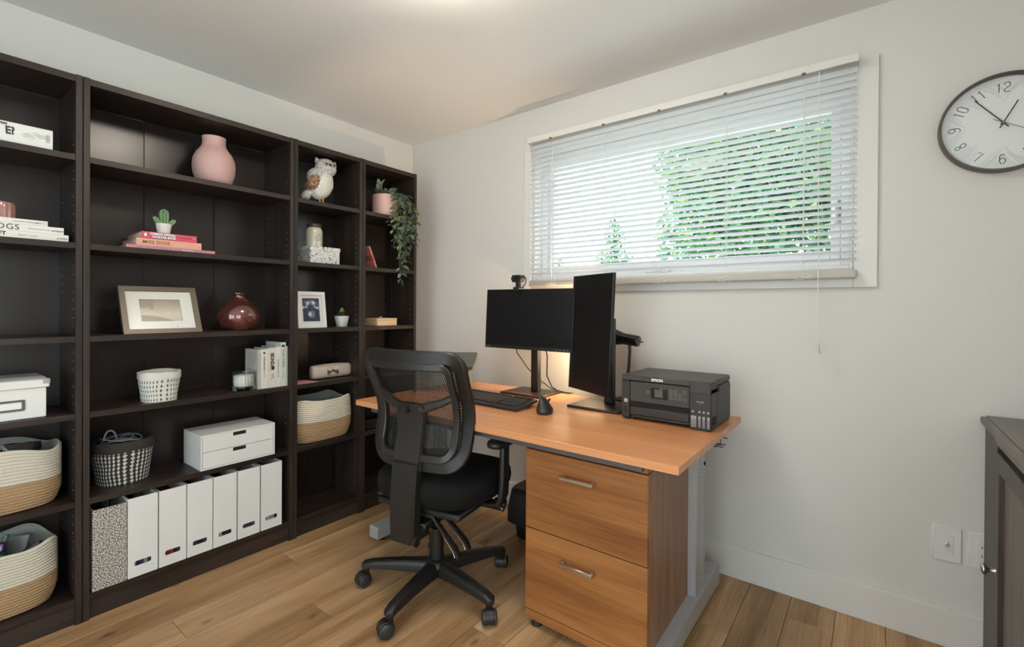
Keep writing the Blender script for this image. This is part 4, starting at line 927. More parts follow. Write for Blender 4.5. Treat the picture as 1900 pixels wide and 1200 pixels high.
build('strap', MB().tube([(.245, -.50, .54), (.27, -.47, .57), (.275, -.43, .575), (.26, -.38, .55)], .005, 8), m_black, t)
# ================================================================ desk
DX0, DX1, DY0, DY1, DZ = .668, 2.189, -.915, -.138, .735
t = thing('desk', ((DX0 + DX1) / 2, (DY0 + DY1) / 2, 0), 'cherry-topped office desk on grey steel legs under the window', 'desk')
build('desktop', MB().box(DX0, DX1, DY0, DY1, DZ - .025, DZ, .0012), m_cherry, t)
build('front_rail', MB().box(.74, 2.07, -.882, -.862, .683, .7095, .002), m_steel_d, t)
build('rear_rail', MB().box(.74, 2.07, -.30, -.27, .655, .7095, .002), m_steel, t)
def desk_leg(x0, x1, front):
    cx = (x0 + x1) / 2
    lg = build('leg', MB().box(x0 + .012, x1 - .012, -.415, -.385, .088, .7095, .002).box(x0 + .018, x1 - .012, -.3855, -.30, .088, .7095, .002), m_steel, t)
    mb = MB()
    for k in range(34):
        z = .16 + k * .0155
        for y in (-.372, -.315): mb.cyl((x1 - .0122, y, z), (x1 - .0114, y, z), .0022, seg=6)
    sub('slot_row', mb, m_dark_i, lg, kind='stuff', smooth=0)
    for z in (.69, .60): sub('bolt', MB().ell((x1 - .0112, -.315, z - .03), (.004, .0075, .0075), 12, 8), m_dark_i, lg)
    build('top_bracket', MB().box(x0 + .010, x1 - .004, -.845, -.165, .688, .7095, .003), m_steel, t)
    ft = build('foot', MB().rings([[(x0, y, .022), (x1, y, .022), (x1, y, h), (x0, y, h)] for y, h in ((front, .070), (front + .006, .078), (-.46, .090), (-.24, .090), (-.23, .098), (-.125, .098))]), m_steel, t, smooth=20)
    for y in (front + .05, -.16): sub('glide', MB().lathe([(.018, .001), (.018, .010), (.008, .012), (.008, .023)], (cx, y, 0), 16), m_black, ft)
desk_leg(2.043, 2.107, -.785); desk_leg(.610, .676, -.792)
mb = MB()                                                        # wire cable tray under the rear edge
for x in [1.2 + .04 * k for k in range(24)]: mb.tube([(x, -.262, .706), (x, -.262, .64), (x, -.255, .625), (x, -.175, .625), (x, -.165, .64), (x, -.165, .668)], .0022, 5)
for y, z in ((-.262, .64), (-.235, .625), (-.195, .625), (-.165, .645), (-.165, .668)): mb.tube([(1.18, y, z), (2.145, y, z)], .0024, 5)
build('wire_tray', mb, m_steel_d, t, kind='stuff')

# ---- pedestal
t = thing('filing_pedestal', (1.83, -.58, 0), 'two-drawer wooden filing pedestal with bar handles under the desk', 'drawer unit')
PX0, PX1, PY0, PY1 = 1.596, 2.064, -.820, -.345
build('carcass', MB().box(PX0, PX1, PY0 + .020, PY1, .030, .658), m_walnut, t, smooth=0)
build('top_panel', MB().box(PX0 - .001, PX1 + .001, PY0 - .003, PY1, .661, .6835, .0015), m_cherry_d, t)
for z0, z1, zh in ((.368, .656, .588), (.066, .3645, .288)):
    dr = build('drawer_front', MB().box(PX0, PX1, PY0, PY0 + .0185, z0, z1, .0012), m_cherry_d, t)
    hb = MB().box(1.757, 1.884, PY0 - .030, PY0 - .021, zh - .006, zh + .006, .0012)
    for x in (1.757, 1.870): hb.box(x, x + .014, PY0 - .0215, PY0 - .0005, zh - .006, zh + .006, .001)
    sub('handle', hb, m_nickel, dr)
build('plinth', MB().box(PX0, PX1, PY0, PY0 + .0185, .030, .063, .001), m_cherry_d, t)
for x in (1.63, 2.03):
    for y in (-.79, -.38): build('glide', MB().cyl((x, y, .0005), (x, y, .030), .022, .018, 14), m_black, t)

# ---- keyboard
t = thing('keyboard', (1.21, -.572, DZ), 'black full-size keyboard in front of the landscape monitor', 'keyboard', rz=math.radians(-2.4))
t.o.location = (1.213, -.567, DZ); L2, D2 = .215, .078; tilt = math.radians(6.5)
T6 = Matrix.Rotation(tilt, 4, 'X'); T6.translation = (0, 0, .0105)
mb = MB().box(-L2, L2, -D2, D2, 0, .013, .004, 2).xf(T6); build('case', mb, m_black_s, t)
for s in (-1, 1): build('foot', MB().box(s * .17 - .012, s * .17 + .012, .058, .066, .0003, .0178), m_black, t)
mb = MB(); kw = .0188
m_key = M('keycap_plastic', (.022, .021, .021), .5)
for r in range(6):
    y = D2 - .016 - r * .0205 - (.006 if r else 0); rowh = .0075 if r else .0055
    xs = [(-L2 + .010 + kw * k, kw) for k in range(15)]
    if r == 5: xs = [(-L2 + .010, kw * 1.3), (-L2 + .010 + kw * 1.3, kw * 1.3), (-L2 + .010 + kw * 2.6, kw * 1.3), (-L2 + .010 + kw * 3.9, kw * 5.6), (-L2 + .010 + kw * 9.5, kw * 1.35), (-L2 + .010 + kw * 10.85, kw * 1.35), (-L2 + .010 + kw * 12.2, kw * 1.4), (-L2 + .010 + kw * 13.6, kw * 1.4)]
    xs += [(-L2 + .302 + kw * k * .97, kw * .97) for k in range(6 if r else 6)]
    for x, w_ in xs:
        if x + w_ > L2 - .004: continue
        mb.box(x + .0012, x + w_ - .0012, y - rowh - .0012, y + rowh + .0012, .0128, .0178, .0012)
build('keys', mb.xf(T6), m_key, t, kind='stuff')
lettering('- - -', .007, T6 @ Vector((.15, D2 - .006, .0135)), X_, (0, 1, .11), m_ink_g, t, name='status_print')
# ---- mouse
t = thing('vertical_mouse', (1.523, -.585, DZ), 'dark grey upright vertical mouse beside the keyboard', 'mouse', rz=math.radians(20)); t.o.location = (1.523, -.585, DZ)
build('shell', MB().rings([sell(a, b, 2.3, 32, (cx, cy), z) for a, b, cx, cy, z in ((.030, .044, 0, 0, .0006), (.034, .049, 0, 0, .006), (.034, .049, 0, 0, .016), (.029, .045, -.002, 0, .027), (.0225, .040, -.006, 0, .040), (.016, .034, -.009, .002, .053), (.0105, .026, -.012, .004, .064), (.005, .016, -.013, .006, .071), (.0015, .006, -.0135, .008, .0735))]), m_black_s, t, smooth=80)
build('thumb_button', MB().ell((-.0235, .0, .043), (.003, .018, .006), 14, 8), m_black, t); build('scroll_wheel', MB().cyl((.005, .036, .048), (.012, .036, .044), .010, seg=18), m_rubber, t)

# ---- monitors
m_red = M('red_inlay', (.22, .035, .03), .4)
def monitor_stand(t, cx, cy, bx0, bx1, by0, by1, top):
    build('base', MB().box(bx0, bx1, by0, by1, DZ + .0004, DZ + .011, .003), m_black, t)
    build('red_inlay', MB().box(bx0 + .05, bx1 - .05, by0 + .012, by0 + .026, DZ + .0108, DZ + .0116), m_red, t, label='red stripe along the front of the base', smooth=0)
    build('column', MB().box(cx - .021, cx + .021, cy, cy + .034, DZ + .011, top, .003), m_black, t)
def panel(t, c, nrm, upv, w_, h_, side_bezel='bottom'):
    nn, upv = Vector(nrm).normalized(), Vector(upv).normalized(); rt = upv.cross(nn).normalized(); upv = nn.cross(rt).normalized(); c = Vector(c)
    hs = build('housing', MB().obox(c - nn * .0075, rt, upv, nn, w_ / 2, h_ / 2, .0072, .0015), m_black, t)
    build('rear_bulge', MB().obox(c - nn * .026, rt, upv, nn, w_ * .3, h_ * .3, .012, .008), m_black, t)
    bz = .020; o = c + nn * .0003
    if side_bezel == 'bottom': o = o + upv * .007; hw, hh = w_ / 2 - .003, h_ / 2 - .011
    else: o = o + rt * .007; hw, hh = w_ / 2 - .011, h_ / 2 - .003
    build('screen', MB().obox(o, rt, upv, nn, hw, hh, .0004), m_screen, t, smooth=0)
    return nn, upv, rt, hs
t = thing('monitor', (1.235, -.26, DZ), 'black landscape monitor with a webcam on top', 'monitor')
monitor_stand(t, 1.243, -.262, 1.092, 1.338, -.352, -.150, 1.12)
ta = math.radians(3); n1 = Vector((.035, -1, ta)); u1 = Vector((0, ta, 1))
nn, uu, rt, hs = panel(t, (1.226, -.304, 1.118), n1, u1, .527, .308)
build('neck_joint', MB().box(1.205, 1.281, -.288, -.262, 1.07, 1.17, .005), m_black, t)
lettering('Lenovo', .009, Vector((1.226, -.304, 1.118)) - rt * .255 - uu * .144 + nn * .0004, rt, uu, m_ink_g, t)
for k in range(4): sub('menu_button', MB().obox(Vector((1.226, -.304, 1.118)) + rt * (.178 + .020 * k) - uu * .1455 + nn * .0005, rt, uu, nn, .004, .0012, .0006), m_ink_g, hs, smooth=0)
build('cable_clip', MB().tube([(1.243 + .026 * math.cos(a), -.225, .795 + .016 * math.sin(a)) for a in [PI * k / 8 - PI / 2 for k in range(9)]], .003, 6), m_nickel, t)
mc = M('black_cable', (.012, .012, .012), .5)
solo('monitor_cable', MB().tube([(1.12, -.272, 1.03), (1.135, -.262, .94), (1.18, -.23, .86), (1.245, -.205, .80), (1.285, -.165, .755), (1.36, -.146, .741), (1.40, -.142, .741)], .0028, 6), mc, 'black cable looping from the landscape monitor left of its stand', 'cable')
solo('monitor_cable', MB().tube([(1.31, -.272, 1.03), (1.315, -.25, .93), (1.295, -.222, .83), (1.305, -.19, .77), (1.33, -.1585, .742), (1.39, -.152, .741)], .0034, 6), mc, 'black cable hanging right of the landscape monitor stand', 'cable')
t = thing('monitor', (1.66, -.28, DZ), 'black portrait monitor turned upright beside the printer', 'monitor')
monitor_stand(t, 1.668, -.287, 1.532, 1.783, -.424, -.205, 1.13)
n2 = Vector((-.45, -.89, .05)); u2 = Vector((.022, .046, 1))
c2 = (1.606, -.352, 1.065); nn, uu, rt, hs = panel(t, c2, n2, u2, .306, .527, 'left')
build('neck_joint', MB().obox((1.640, -.290, 1.06), rt, uu, nn, .035, .05, .028, .006), m_black, t)
build('menu_strip', MB().obox(Vector(c2) - rt * .149 + nn * .0006, rt, uu, nn, .0012, .255, .0004), m_nickel, t, label='thin silver strip down the long edge', smooth=0)
t = thing('webcam', (1.166, -.30, 1.273), 'small black webcam clipped on the landscape monitor', 'webcam')
build('head', MB().rings([[(1.166 + 1.0 * a + 0, y, 1.325 + b) for a, b in ((-.033, 0), (-.024, .018), (.024, .018), (.033, 0), (.024, -.018), (-.024, -.018))] for y in (-.318, -.312, -.288, -.282)]), m_black, t)
build('lens', MB().cyl((1.166, -.3185, 1.326), (1.166, -.3225, 1.326), .010, seg=18), m_gloss, t)
build('clip', MB().box(1.150, 1.186, -.322, -.318, 1.262, 1.2765, .001).box(1.150, 1.186, -.322, -.275, 1.2765, 1.282, .0015).box(1.158, 1.178, -.312, -.290, 1.281, 1.308, .002), m_black, t)
build('side_arm', MB().tube([(1.186, -.284, 1.280), (1.202, -.284, 1.300), (1.209, -.288, 1.322), (1.200, -.292, 1.338)], .003, 6), m_black_s, t)

# ---- desk lamp
t = thing('desk_lamp', (1.70, -.125, DZ), 'glossy black cone-shade desk lamp behind the portrait monitor', 'lamp')
ax = Vector((-.99, .0, .12)).normalized(); p0 = Vector((1.744, -.12, 1.021)); a_ = ax.orthogonal().normalized(); b2_ = ax.cross(a_)
def along(prof): return [[p0 + ax * d + (a_ * math.cos(q) + b2_ * math.sin(q)) * r for q in [2 * PI * k / 36 for k in range(36)]] for d, r in prof]
build('shade', MB().rings(along([(0, .004), (0.0005, .024), (.006, .0262), (.075, .0272), (.080, .028), (.135, .042), (.195, .060), (.197, .060), (.1955, .058), (.135, .040), (.085, .026), (.082, .004)]), True, True), m_gloss, t)
build('switch', MB().tube([p0 - ax * .001, p0 - ax * .012], .0022, 8).ell(p0 - ax * .015, (.006, .0035, .0035), 10, 8), m_black_s, t)
build('stem', MB().tube([p0 + ax * .048 - Vector((0, 0, .026)), (1.698, -.121, .972), (1.694, -.122, .90), (1.688, -.124, .83), (1.682, -.126, .752)], [.008, .0075, .0075, .0075, .0085], 12), m_black_s, t)
build('base', MB().lathe([(.062, .0005), (.064, .004), (.060, .012), (.020, .018), (.010, .022)], (1.682, -.126, DZ), 36), m_gloss, t)
me_, nt, b_ = new_mat('lit_bulb'); b_.inputs['Emission Color'].default_value = (1, .72, .42, 1); b_.inputs['Emission Strength'].default_value = DESK_W / (PI * 4 * PI * .022 ** 2)
build('bulb', MB().ell(p0 + ax * .172, (.022, .022, .022), 16, 10), me_, t)

# ---- laptop on a clear stand, turned towards the chair
t = thing('laptop_stand', (.82, -.48, DZ), 'clear acrylic riser holding the laptop at the left of the desk', 'stand', rz=math.radians(35)); t.o.location = (.79, -.455, DZ)
m_acr = M('clear_acrylic', (.9, .95, .95), .04, trans=1.0, ior=1.2)
tl_ = math.radians(14); Tl = Matrix.Rotation(tl_, 4, 'X'); Tl.translation = (0, 0, .142)
build('top_plate', MB().box(-.15, .15, -.10, .10, -.006, -.001, .001).xf(Tl), m_acr, t)
for s in (-1, 1): build('side_leg', MB().rings([[(s * .135, -.085, .0006), (s * .135 + .006 * s, -.085, .0006), (s * .135 + .006 * s, .085, .0006), (s * .135, .085, .0006)], [(s * .135, -.085, .113), (s * .135 + .006 * s, -.085, .113), (s * .135 + .006 * s, .085, .155), (s * .135, .085, .155)]]), m_acr, t, smooth=0)
build('lip', MB().box(-.15, .15, -.106, -.101, -.006, .014, .001).xf(Tl), m_acr, t)
t = thing('laptop', (.79, -.455, DZ), 'closed dark grey laptop tilted on the clear riser', 'laptop', rz=math.radians(35)); t.o.location = (.79, -.455, DZ)
build('base', MB().box(-.165, .165, -.098, .128, .0002, .012, .003).xf(Tl), M('dark_grey_lid', (.07, .065, .062), .35, metal=.3), t)
build('lid', MB().box(-.165, .165, -.098, .128, .0125, .018, .0025).xf(Tl), M('grey_brown_lid', (.10, .092, .085), .35, metal=.3), t)
# ---- printer
m_pr = M('printer_charcoal', (.031, .027, .025), .5, bump=.12, bscale=1600); m_pr_s = M('printer_side_charcoal', (.045, .042, .040), .55, bump=.12, bscale=1600)
m_pr_l = M('printer_lid_charcoal', (.05, .046, .043), .5, bump=.12, bscale=1600)
t = thing('printer', (1.98, -.33, DZ), 'charcoal inkjet printer with ink tank windows at the right end of the desk', 'printer')
px0, pxm, px1, py0, py1 = 1.815, 2.083, 2.160, -.470, -.195
build('body', MB().box(px0, pxm, py0 + .012, py1, DZ + .012, .886, .004).box(px0, px0 + .034, py0 + .002, py0 + .014, DZ + .006, .889, .003).box(px0 + .004, px0 + .045, py0 + .02, py1 - .01, DZ + .0005, DZ + .013, .002), m_pr, t)
lid = build('scanner_lid', MB().box(px0, px1 - .001, py0 + .002, py1, .8895, .912, .004), m_pr_l, t)
sub('lid_grip', MB().box(1.90, 1.965, py0 - .001, py0 + .004, .9085, .9118, .001), m_pr, lid)
cp = build('control_panel', MB().box(px0 + .036, pxm - .001, py0 + .001, py0 + .0125, .809, .888, .002), m_pr_s, t)
sub('lcd_screen', MB().box(1.937, 2.001, py0 - .0004, py0 + .002, .8305, .8715, .002), m_gloss, cp); sub('lcd_display_area', MB().box(1.951, 1.983, py0 - .0007, py0, .836, .866), M('lcd_grey_green', (.07, .085, .065), .3), cp, smooth=0)  # display area is a plain grey-green colour without emission
def zx(x): return .8705 - (x - 1.937) * .0   # rows are level in the scene
by = py0 + .0002
rows = [(.866, (2.014, 2.031, 2.0645)), (.853, (2.014, 2.031, 2.048)), (.8395, (2.014, 2.031, 2.048, 2.0645))]
for z, xs in rows:
    for x in xs:
        r_ = .0064 if x > 2.06 else .0055
        o = sub('button', MB().tube([(x + r_ * math.cos(a), by, z + r_ * math.sin(a)) for a in [2 * PI * k / 18 for k in range(18)]], .00055, 5, closed=True).box(x - .0016, x + .0016, by - .0004, by, z - .0009, z + .0009), m_ink_g, cp)
sub('button', MB().tube([(1.9235 + .005 * math.cos(a), by, .853 + .005 * math.sin(a)) for a in [2 * PI * k / 18 for k in range(18)]], .00055, 5, closed=True).box(1.9215, 1.9255, by - .0004, by, .852, .854), m_ink_g, cp)
lettering('EPSON', .0140, (1.960, py0 + .0018, .9005), X_, Z_, m_ink_w, t, align='CENTER', bold=.0005, sx=1.05)
build('output_slot', MB().box(px0 + .036, pxm - .001, py0 + .0112, py0 + .0125, .789, .8085), m_dark_i, t, smooth=0)
tray = build('output_tray', MB().box(px0 + .036, pxm - .001, py0 - .001, py0 + .0122, .7565, .789, .003), m_pr, t); sub('tray_line', MB().box(px0 + .05, pxm - .004, py0 - .0014, py0, .7772, .7782), m_pr_l, tray, smooth=0)
build('lower_lip', MB().box(px0 + .048, pxm - .001, py0 + .001, py0 + .0122, .7475, .756, .001), m_pr, t)
build('square_mark', MB().box(px0 + .0125, px0 + .0245, py0 + .0013, py0 + .0022, .8035, .8165, .001), m_ink_w, t, smooth=0)
build('mark_symbol', MB().box(px0 + .0155, px0 + .0175, py0 + .0010, py0 + .0014, .806, .814).box(px0 + .0195, px0 + .0215, py0 + .0010, py0 + .0014, .806, .814).box(px0 + .0155, px0 + .0215, py0 + .0010, py0 + .0014, .809, .811), m_dark_i, t, smooth=0)
build('usb_flap', MB().box(px0 + .014, px0 + .021, py0 + .0012, py0 + .0022, .765, .785), m_dark_i, t, smooth=0)
ink = build('ink_unit', MB().box(pxm, px1, py0 - .004, -.20, DZ + .0005, .8875, .003), m_pr, t)
sub('ink_cover', MB().box(pxm, px1, py0 - .006, -.395, .868, .9115, .003), m_pr_s, ink)
for x0, x1 in ((2.0895, 2.1085), (2.1155, 2.1240), (2.1300, 2.1390), (2.1460, 2.1555)):
    wn = sub('ink_window', MB().box(x0, x1, py0 - .0046, py0 - .003, .7455, .7875, .0005), M('ink_window_grey', (.30, .29, .31), .25), ink)
    bi = sub('ink_level', MB().box(x0 + .0008, x1 - .0008, py0 - .0050, py0 - .0045, .7465, .776), M('ink_level_grey', (.21, .20, .22), .2), ink)
for x, s in ((2.0965, 'BK'), (2.1195, 'Y'), (2.1345, 'M'), (2.1500, 'C')):
    sub('ink_label', MB().box(x - .0042, x + .0042, py0 - .0046, py0 - .003, .7985, .8070, .0015), m_ink_g, ink); lettering(s, .006, (x, py0 - .0047, .8027), X_, Z_, m_ink_w, t, align='CENTER')
lettering('ET-2700', .0072, (2.1225, py0 - .004, .8385), X_, Z_, m_ink_g, t, align='CENTER', bold=.0003)
mb = MB()
for r_ in (.0016, .0032): mb.tube([(2.1225 + r_ * math.cos(a), py0 - .0042, .8295 + r_ * math.sin(a)) for a in [PI / 4 + PI / 2 * k / 6 for k in range(7)]], .0004, 4)
mb.ell((2.1225, py0 - .0042, .8292), (.0006, .0004, .0006), 6, 4); build('wireless_mark', mb, m_ink_g, t)
build('side_panel', MB().box(pxm + .05, px1 + .0012, -.392, -.198, DZ + .010, .878, .002), m_pr_s, t)
build('side_recess', MB().box(px1 - .001, px1 + .0018, -.458, -.42, .757, .785, .004), m_dark_i, t)
build('side_latch', MB().box(px1 - .001, px1 + .0018, -.392, -.365, .868, .884, .001), m_dark_i, t)
for x in (1.84, 2.13):
    for y in (-.44, -.22): build('rubber_foot', MB().cyl((x, y, DZ + .0002), (x, y, DZ + .013), .008, seg=10), m_rubber, t)

# ================================================================ office chair
CR = 10; t = thing('office_chair', (1.178, -.870, 0), 'black mesh-back swivel chair on a five-star castor base', 'chair', rz=math.radians(CR))
m_ch = M('chair_black_nylon', (.014, .0125, .012), .42, spec=.5, bump=.08, bscale=700); m_ch2 = M('chair_frame_nylon', (.022, .0195, .0185), .36, spec=.55)
st = build('star_base', MB().lathe([(.030, .062), (.034, .066), (.050, .085), (.052, .115), (.040, .132), (.030, .135)], (0, 0, 0), 36), m_ch, t)
hw_ = MB()
for k in range(5):
    a = math.radians(-4.5 - CR + 72 * k); d = Vector((math.cos(a), math.sin(a), 0)); s = Vector((-d.y, d.x, 0)); rg = []
    for f in [i / 10 for i in range(11)]:
        r = .030 + (.315 - .030) * f; top = .128 - .020 * f * f - .006 * f; th = .052 - .026 * f; wt, wb = .023 - .006 * f, .030 - .010 * f
        if f == 1: top -= .004
        sec = [(-wb, -th), (wb, -th), (wb, -th * .45), (wt, -th * .1), (wt * .6, 0), (-wt * .6, 0), (-wt, -th * .1), (-wb, -th * .45)]
        rg.append([d * r + s * x + Vector((0, 0, top + z)) for x, z in sec])
    for w_, r, zz in ((.7, .322, -.004), (.35, .327, -.010)):
        rg.append([d * r + s * x * w_ * .6 + Vector((0, 0, .0975 + zz + z * .6)) for x, z in sec])
    build('star_leg', MB().rings(rg), m_ch, t, smooth=50)
    p = d * .305; ca = a + (.9 if k % 2 else -.7); w = Vector((math.cos(ca), math.sin(ca), 0)); v = Vector((-w.y, w.x, 0)); cc = p + w * .016
    cs = build('caster', MB().cyl(p + Vector((0, 0, .048)), p + Vector((0, 0, .095)), .012, .013, 14), m_ch, t)
    hood = MB(); rg = []
    for q in [-.35 + (PI + .5) * i / 12 for i in range(13)]:
        rg.append([cc + w * (math.cos(q) * rr_) + v * x + Vector((0, 0, .029 + math.sin(q) * rr_)) for x, rr_ in ((-.017, .028), (-.015, .0305), (.015, .0305), (.017, .028))])
    sub('hood', hood.rings(rg), m_ch, cs, smooth=50)
    for s_ in (-1, 1):
        q0 = cc + v * (s_ * .0055) + Vector((0, 0, .0285)); q1 = cc + v * (s_ * .0235) + Vector((0, 0, .0285)); q2 = cc + v * (s_ * .029) + Vector((0, 0, .0285))
        sub('wheel', MB().cyl(q0, q1, .0275, .0270, 24).cyl(q1, q2, .0270, .019, 24), m_black_s, cs)
lift = build('gas_lift', MB().cyl((0, 0, .13), (0, 0, .262), .028, .0265, 24).cyl((0, 0, .262), (0, 0, .345), .014, .014, 16), m_ch, t)
build('tilt_mechanism', MB().box(-.085, .085, -.10, .14, .345, .372, .004).box(-.062, .062, -.165, .12, .318, .348, .006).box(-.05, .05, .02, .14, .285, .325, .012), m_ch, t)
build('seat_pan', MB().box(-.20, .20, -.14, .24, .372, .398, .008), m_black, t)
seat = [(.205, .190, .402), (.236, .226, .412), (.250, .242, .432), (.253, .247, .458), (.250, .243, .488), (.236, .228, .508), (.19, .18, .519), (.09, .09, .522)]
build('seat', MB().rings([[p + Vector((0, 0, .010 * max(0, p.x / .25) ** 2 * 0 - .018 * max(0, (p.y - .1) / .2) ** 2 * (z > .44))) for p in sell(a, b, 3.2, 56, (0, .062), z)] for a, b, z in seat]), m_fab_b, t, smooth=80)
def ys(u, z): return -.168 + .036 * math.exp(-((z - .735) / .12) ** 2) - .062 * max(0, (z - .80) / .21) ** 1.3 + .050 * (u / .245) ** 2
def bend(u, z, off=0):
    u *= 1 - .07 * (1 - (z - .545) / .465); return Vector((u, ys(u, z) + off, z + .004))
def path(w_, h_, rt_, rb_, cz, n=7):
    pts = []
    for sx, sy, a0, r in ((1, 1, 0, rt_), (-1, 1, 90, rt_), (-1, -1, 180, rb_), (1, -1, 270, rb_)):
        for i in range(n + 1):
            a = math.radians(a0 + 90 * i / n); pts.append((sx * (w_ / 2 - r) + r * math.cos(a), cz + sy * (h_ / 2 - r) + r * math.sin(a)))
    out = []
    for (a, b), (c, d) in zip(pts, pts[1:] + pts[:1]):
        m = max(1, round(math.hypot(c - a, d - b) / .03)); out += [(a + (c - a) * i / m, b + (d - b) * i / m) for i in range(m)]
    return out
bf = build('back_frame', MB().sweep([bend(u, z, .004) for u, z in path(.442, .417, .045, .075, .7775)], Y_, .050, .026, ch=.35), m_ch, t, smooth=28)
build('back_rim', MB().sweep([bend(u, z, -.016) for u, z in path(.372, .352, .028, .052, .7755)], Y_, .028, .020, ch=.35), m_ch2, t, smooth=28)
mv, mf = [], []
inner = path(.440, .415, .05, .08, .7775)
def inside(u, z):
    w2, h2 = .218, .205; dz = z - .7775; r = .05 if dz > 0 else .08
    if abs(u) > w2 or abs(dz) > h2: return False
    if abs(u) > w2 - r and abs(dz) > h2 - r: return math.hypot(abs(u) - (w2 - r), abs(dz) - (h2 - r)) < r
    return True
slope, pitch_u, hw2 = .62, .0072, .0017
for sgn in (-1, 1):
    k0 = -70
    for k in range(-70, 71):
        u0 = k * pitch_u; N_ = 30; prev = None
        for i in range(N_ + 1):
            z = .57 + .415 * i / N_; u = u0 + sgn * slope * (z - .7775)
            if inside(u, z):
                a, b = bend(u - hw2, z, .006 + sgn * .0003), bend(u + hw2, z, .006 + sgn * .0003); j = len(mv); mv += [a, b]
                if prev is not None: mf.append((prev, prev + 1, j + 1, j))
                prev = j
            else: prev = None
me = bpy.data.meshes.new('back_mesh'); me.from_pydata([tuple(p) for p in mv], [], mf); me.materials.append(M('mesh_fabric', (.013, .012, .0115), .7))
o = bpy.data.objects.new('back_mesh', me); C.objects.link(o); o.parent = t.o; o['kind'] = 'stuff'
sp_ = MB(); rg = []
for z, hw3 in ((.555, .062), (.60, .060), (.70, .060), (.775, .066), (.795, .074), (.806, .060)):
    rg.append([Vector((-.012 + x, ys(0, z) - .016 + dy, z)) for x, dy in ((-hw3, -.014), (hw3, -.014), (hw3 + .006, .0), (hw3, .012), (-hw3, .012), (-hw3 - .006, 0))])
build('spine_plate', sp_.rings(rg), m_ch2, t, smooth=40)
for s in (-1, 1):
    build('lumbar_arm', MB().sweep([Vector((-.012 + s * .045, ys(0, .785) - .022, .785)), Vector((-.012 + s * .085, ys(.09, .795) - .022, .797)), bend(s * .14, .815, -.018), bend(s * .195, .842, -.010)], Y_, [.040, .036, .030, .024], .022, closed=False), m_ch2, t, smooth=50)
build('adjust_cap', MB().cyl((-.030, ys(0, .782) - .028, .782), (-.030, ys(0, .782) - .040, .782), .0185, .0165, 24).cyl((-.030, ys(0, .782) - .040, .782), (-.030, ys(0, .782) - .043, .782), .011, .010, 20), m_ch, t)
build('back_upright', MB().rings([[Vector((-.004 + x * f, y + dy, z)) for x, dy in ((-.052, -.026), (.046, -.026), (.056, -.012), (.056, .022), (-.056, .022), (-.056, -.016))] for z, y, f in ((.29, -.198, .86), (.33, -.200, .95), (.42, -.200, 1), (.52, -.194, 1), (.585, -.185, 1.0))]), m_ch, t, smooth=30)
build('upright_foot', MB().box(-.050, .048, -.212, -.11, .287, .330, .005).cyl((.044, -.200, .295), (.056, -.200, .295), .018, seg=18), m_black, t)
for (px, py, pz), (tx, ty, tz) in (((.020, -.126, .366), (.150, -.062, .197)), ((.018, -.072, .376), (.150, .012, .197))):
    P0, P3 = Vector((px, py, pz)), Vector((tx, ty, tz)); P1 = P0 + Vector((.055, .012, -.012)); P2 = P1.lerp(P3, .5) + Vector((.004, 0, .002))
    lv_ = build('lever', MB().tube([P0 - Vector((.03, 0, -.01)), P0, P1 + Vector((-.01, 0, .006))], .011, 10), m_ch, t)
    sub('lever_paddle', MB().sweep([P1 - Vector((.008, .002, -.012)), P1 + Vector((.006, .001, -.012)), P2, P3 + Vector((-.012, 0, .026)), P3], (.8, .2, .55), [.026, .026, .028, .034, .030], .009, closed=False), m_ch2, lv_, smooth=50)
    sub('lever_highlight', MB().tube([P1 + Vector((-.006, -.012, .010)), P2 + Vector((-.012, -.008, .002)), P3 + Vector((-.024, -.008, .022)), P3 + Vector((-.014, -.008, 0))], .0022, 6), m_nickel, lv_, label='thin silver highlight strip on the paddle')  # nickel strip stands in for the silver highlight on the dark paddle
for s in (-1, 1):
    ar = build('armrest', MB().rings([[p + Vector((s * .285, .075, 0)) for p in sell(a, b, 3, 36, (0, 0), z)] for a, b, z in ((.030, .105, .632), (.040, .118, .638), (.043, .122, .648), (.040, .118, .658), (.028, .104, .663))]), m_black, t, smooth=70)
    sub('arm_post', MB().sweep([(s * .13, .05, .385), (s * .235, .05, .385), (s * .272, .05, .395), (s * .285, .05, .43), (s * .288, .052, .50), (s * .287, .055, .58), (s * .285, .06, .636)], Y_, [.018, .018, .020, .022, .022, .022, .022], [.055, .055, .055, .055, .052, .048, .046], closed=False), m_ch, ar, smooth=50)
    sub('arm_knob', MB().cyl((s * .215, .105, .372), (s * .262, .115, .364), .016, .019, 18), m_ch, ar)
kb = build('tension_knob', MB().cyl((.09, .135, .338), (.175, .150, .332), .006, seg=10), m_ch, t); sub('knob_grip', MB().cyl((.155, .147, .333), (.225, .158, .329), .014, .017, 18), m_ch, kb); sub('knob_ring', MB().cyl((.224, .158, .329), (.230, .159, .3287), .0185, seg=18), m_nickel, kb)
build('side_lever', MB().tube([(-.20, -.02, .372), (-.245, -.03, .37), (-.28, -.03, .36)], .006, 8).ell((-.285, -.03, .359), (.02, .008, .006), 12, 8), m_ch2, t)

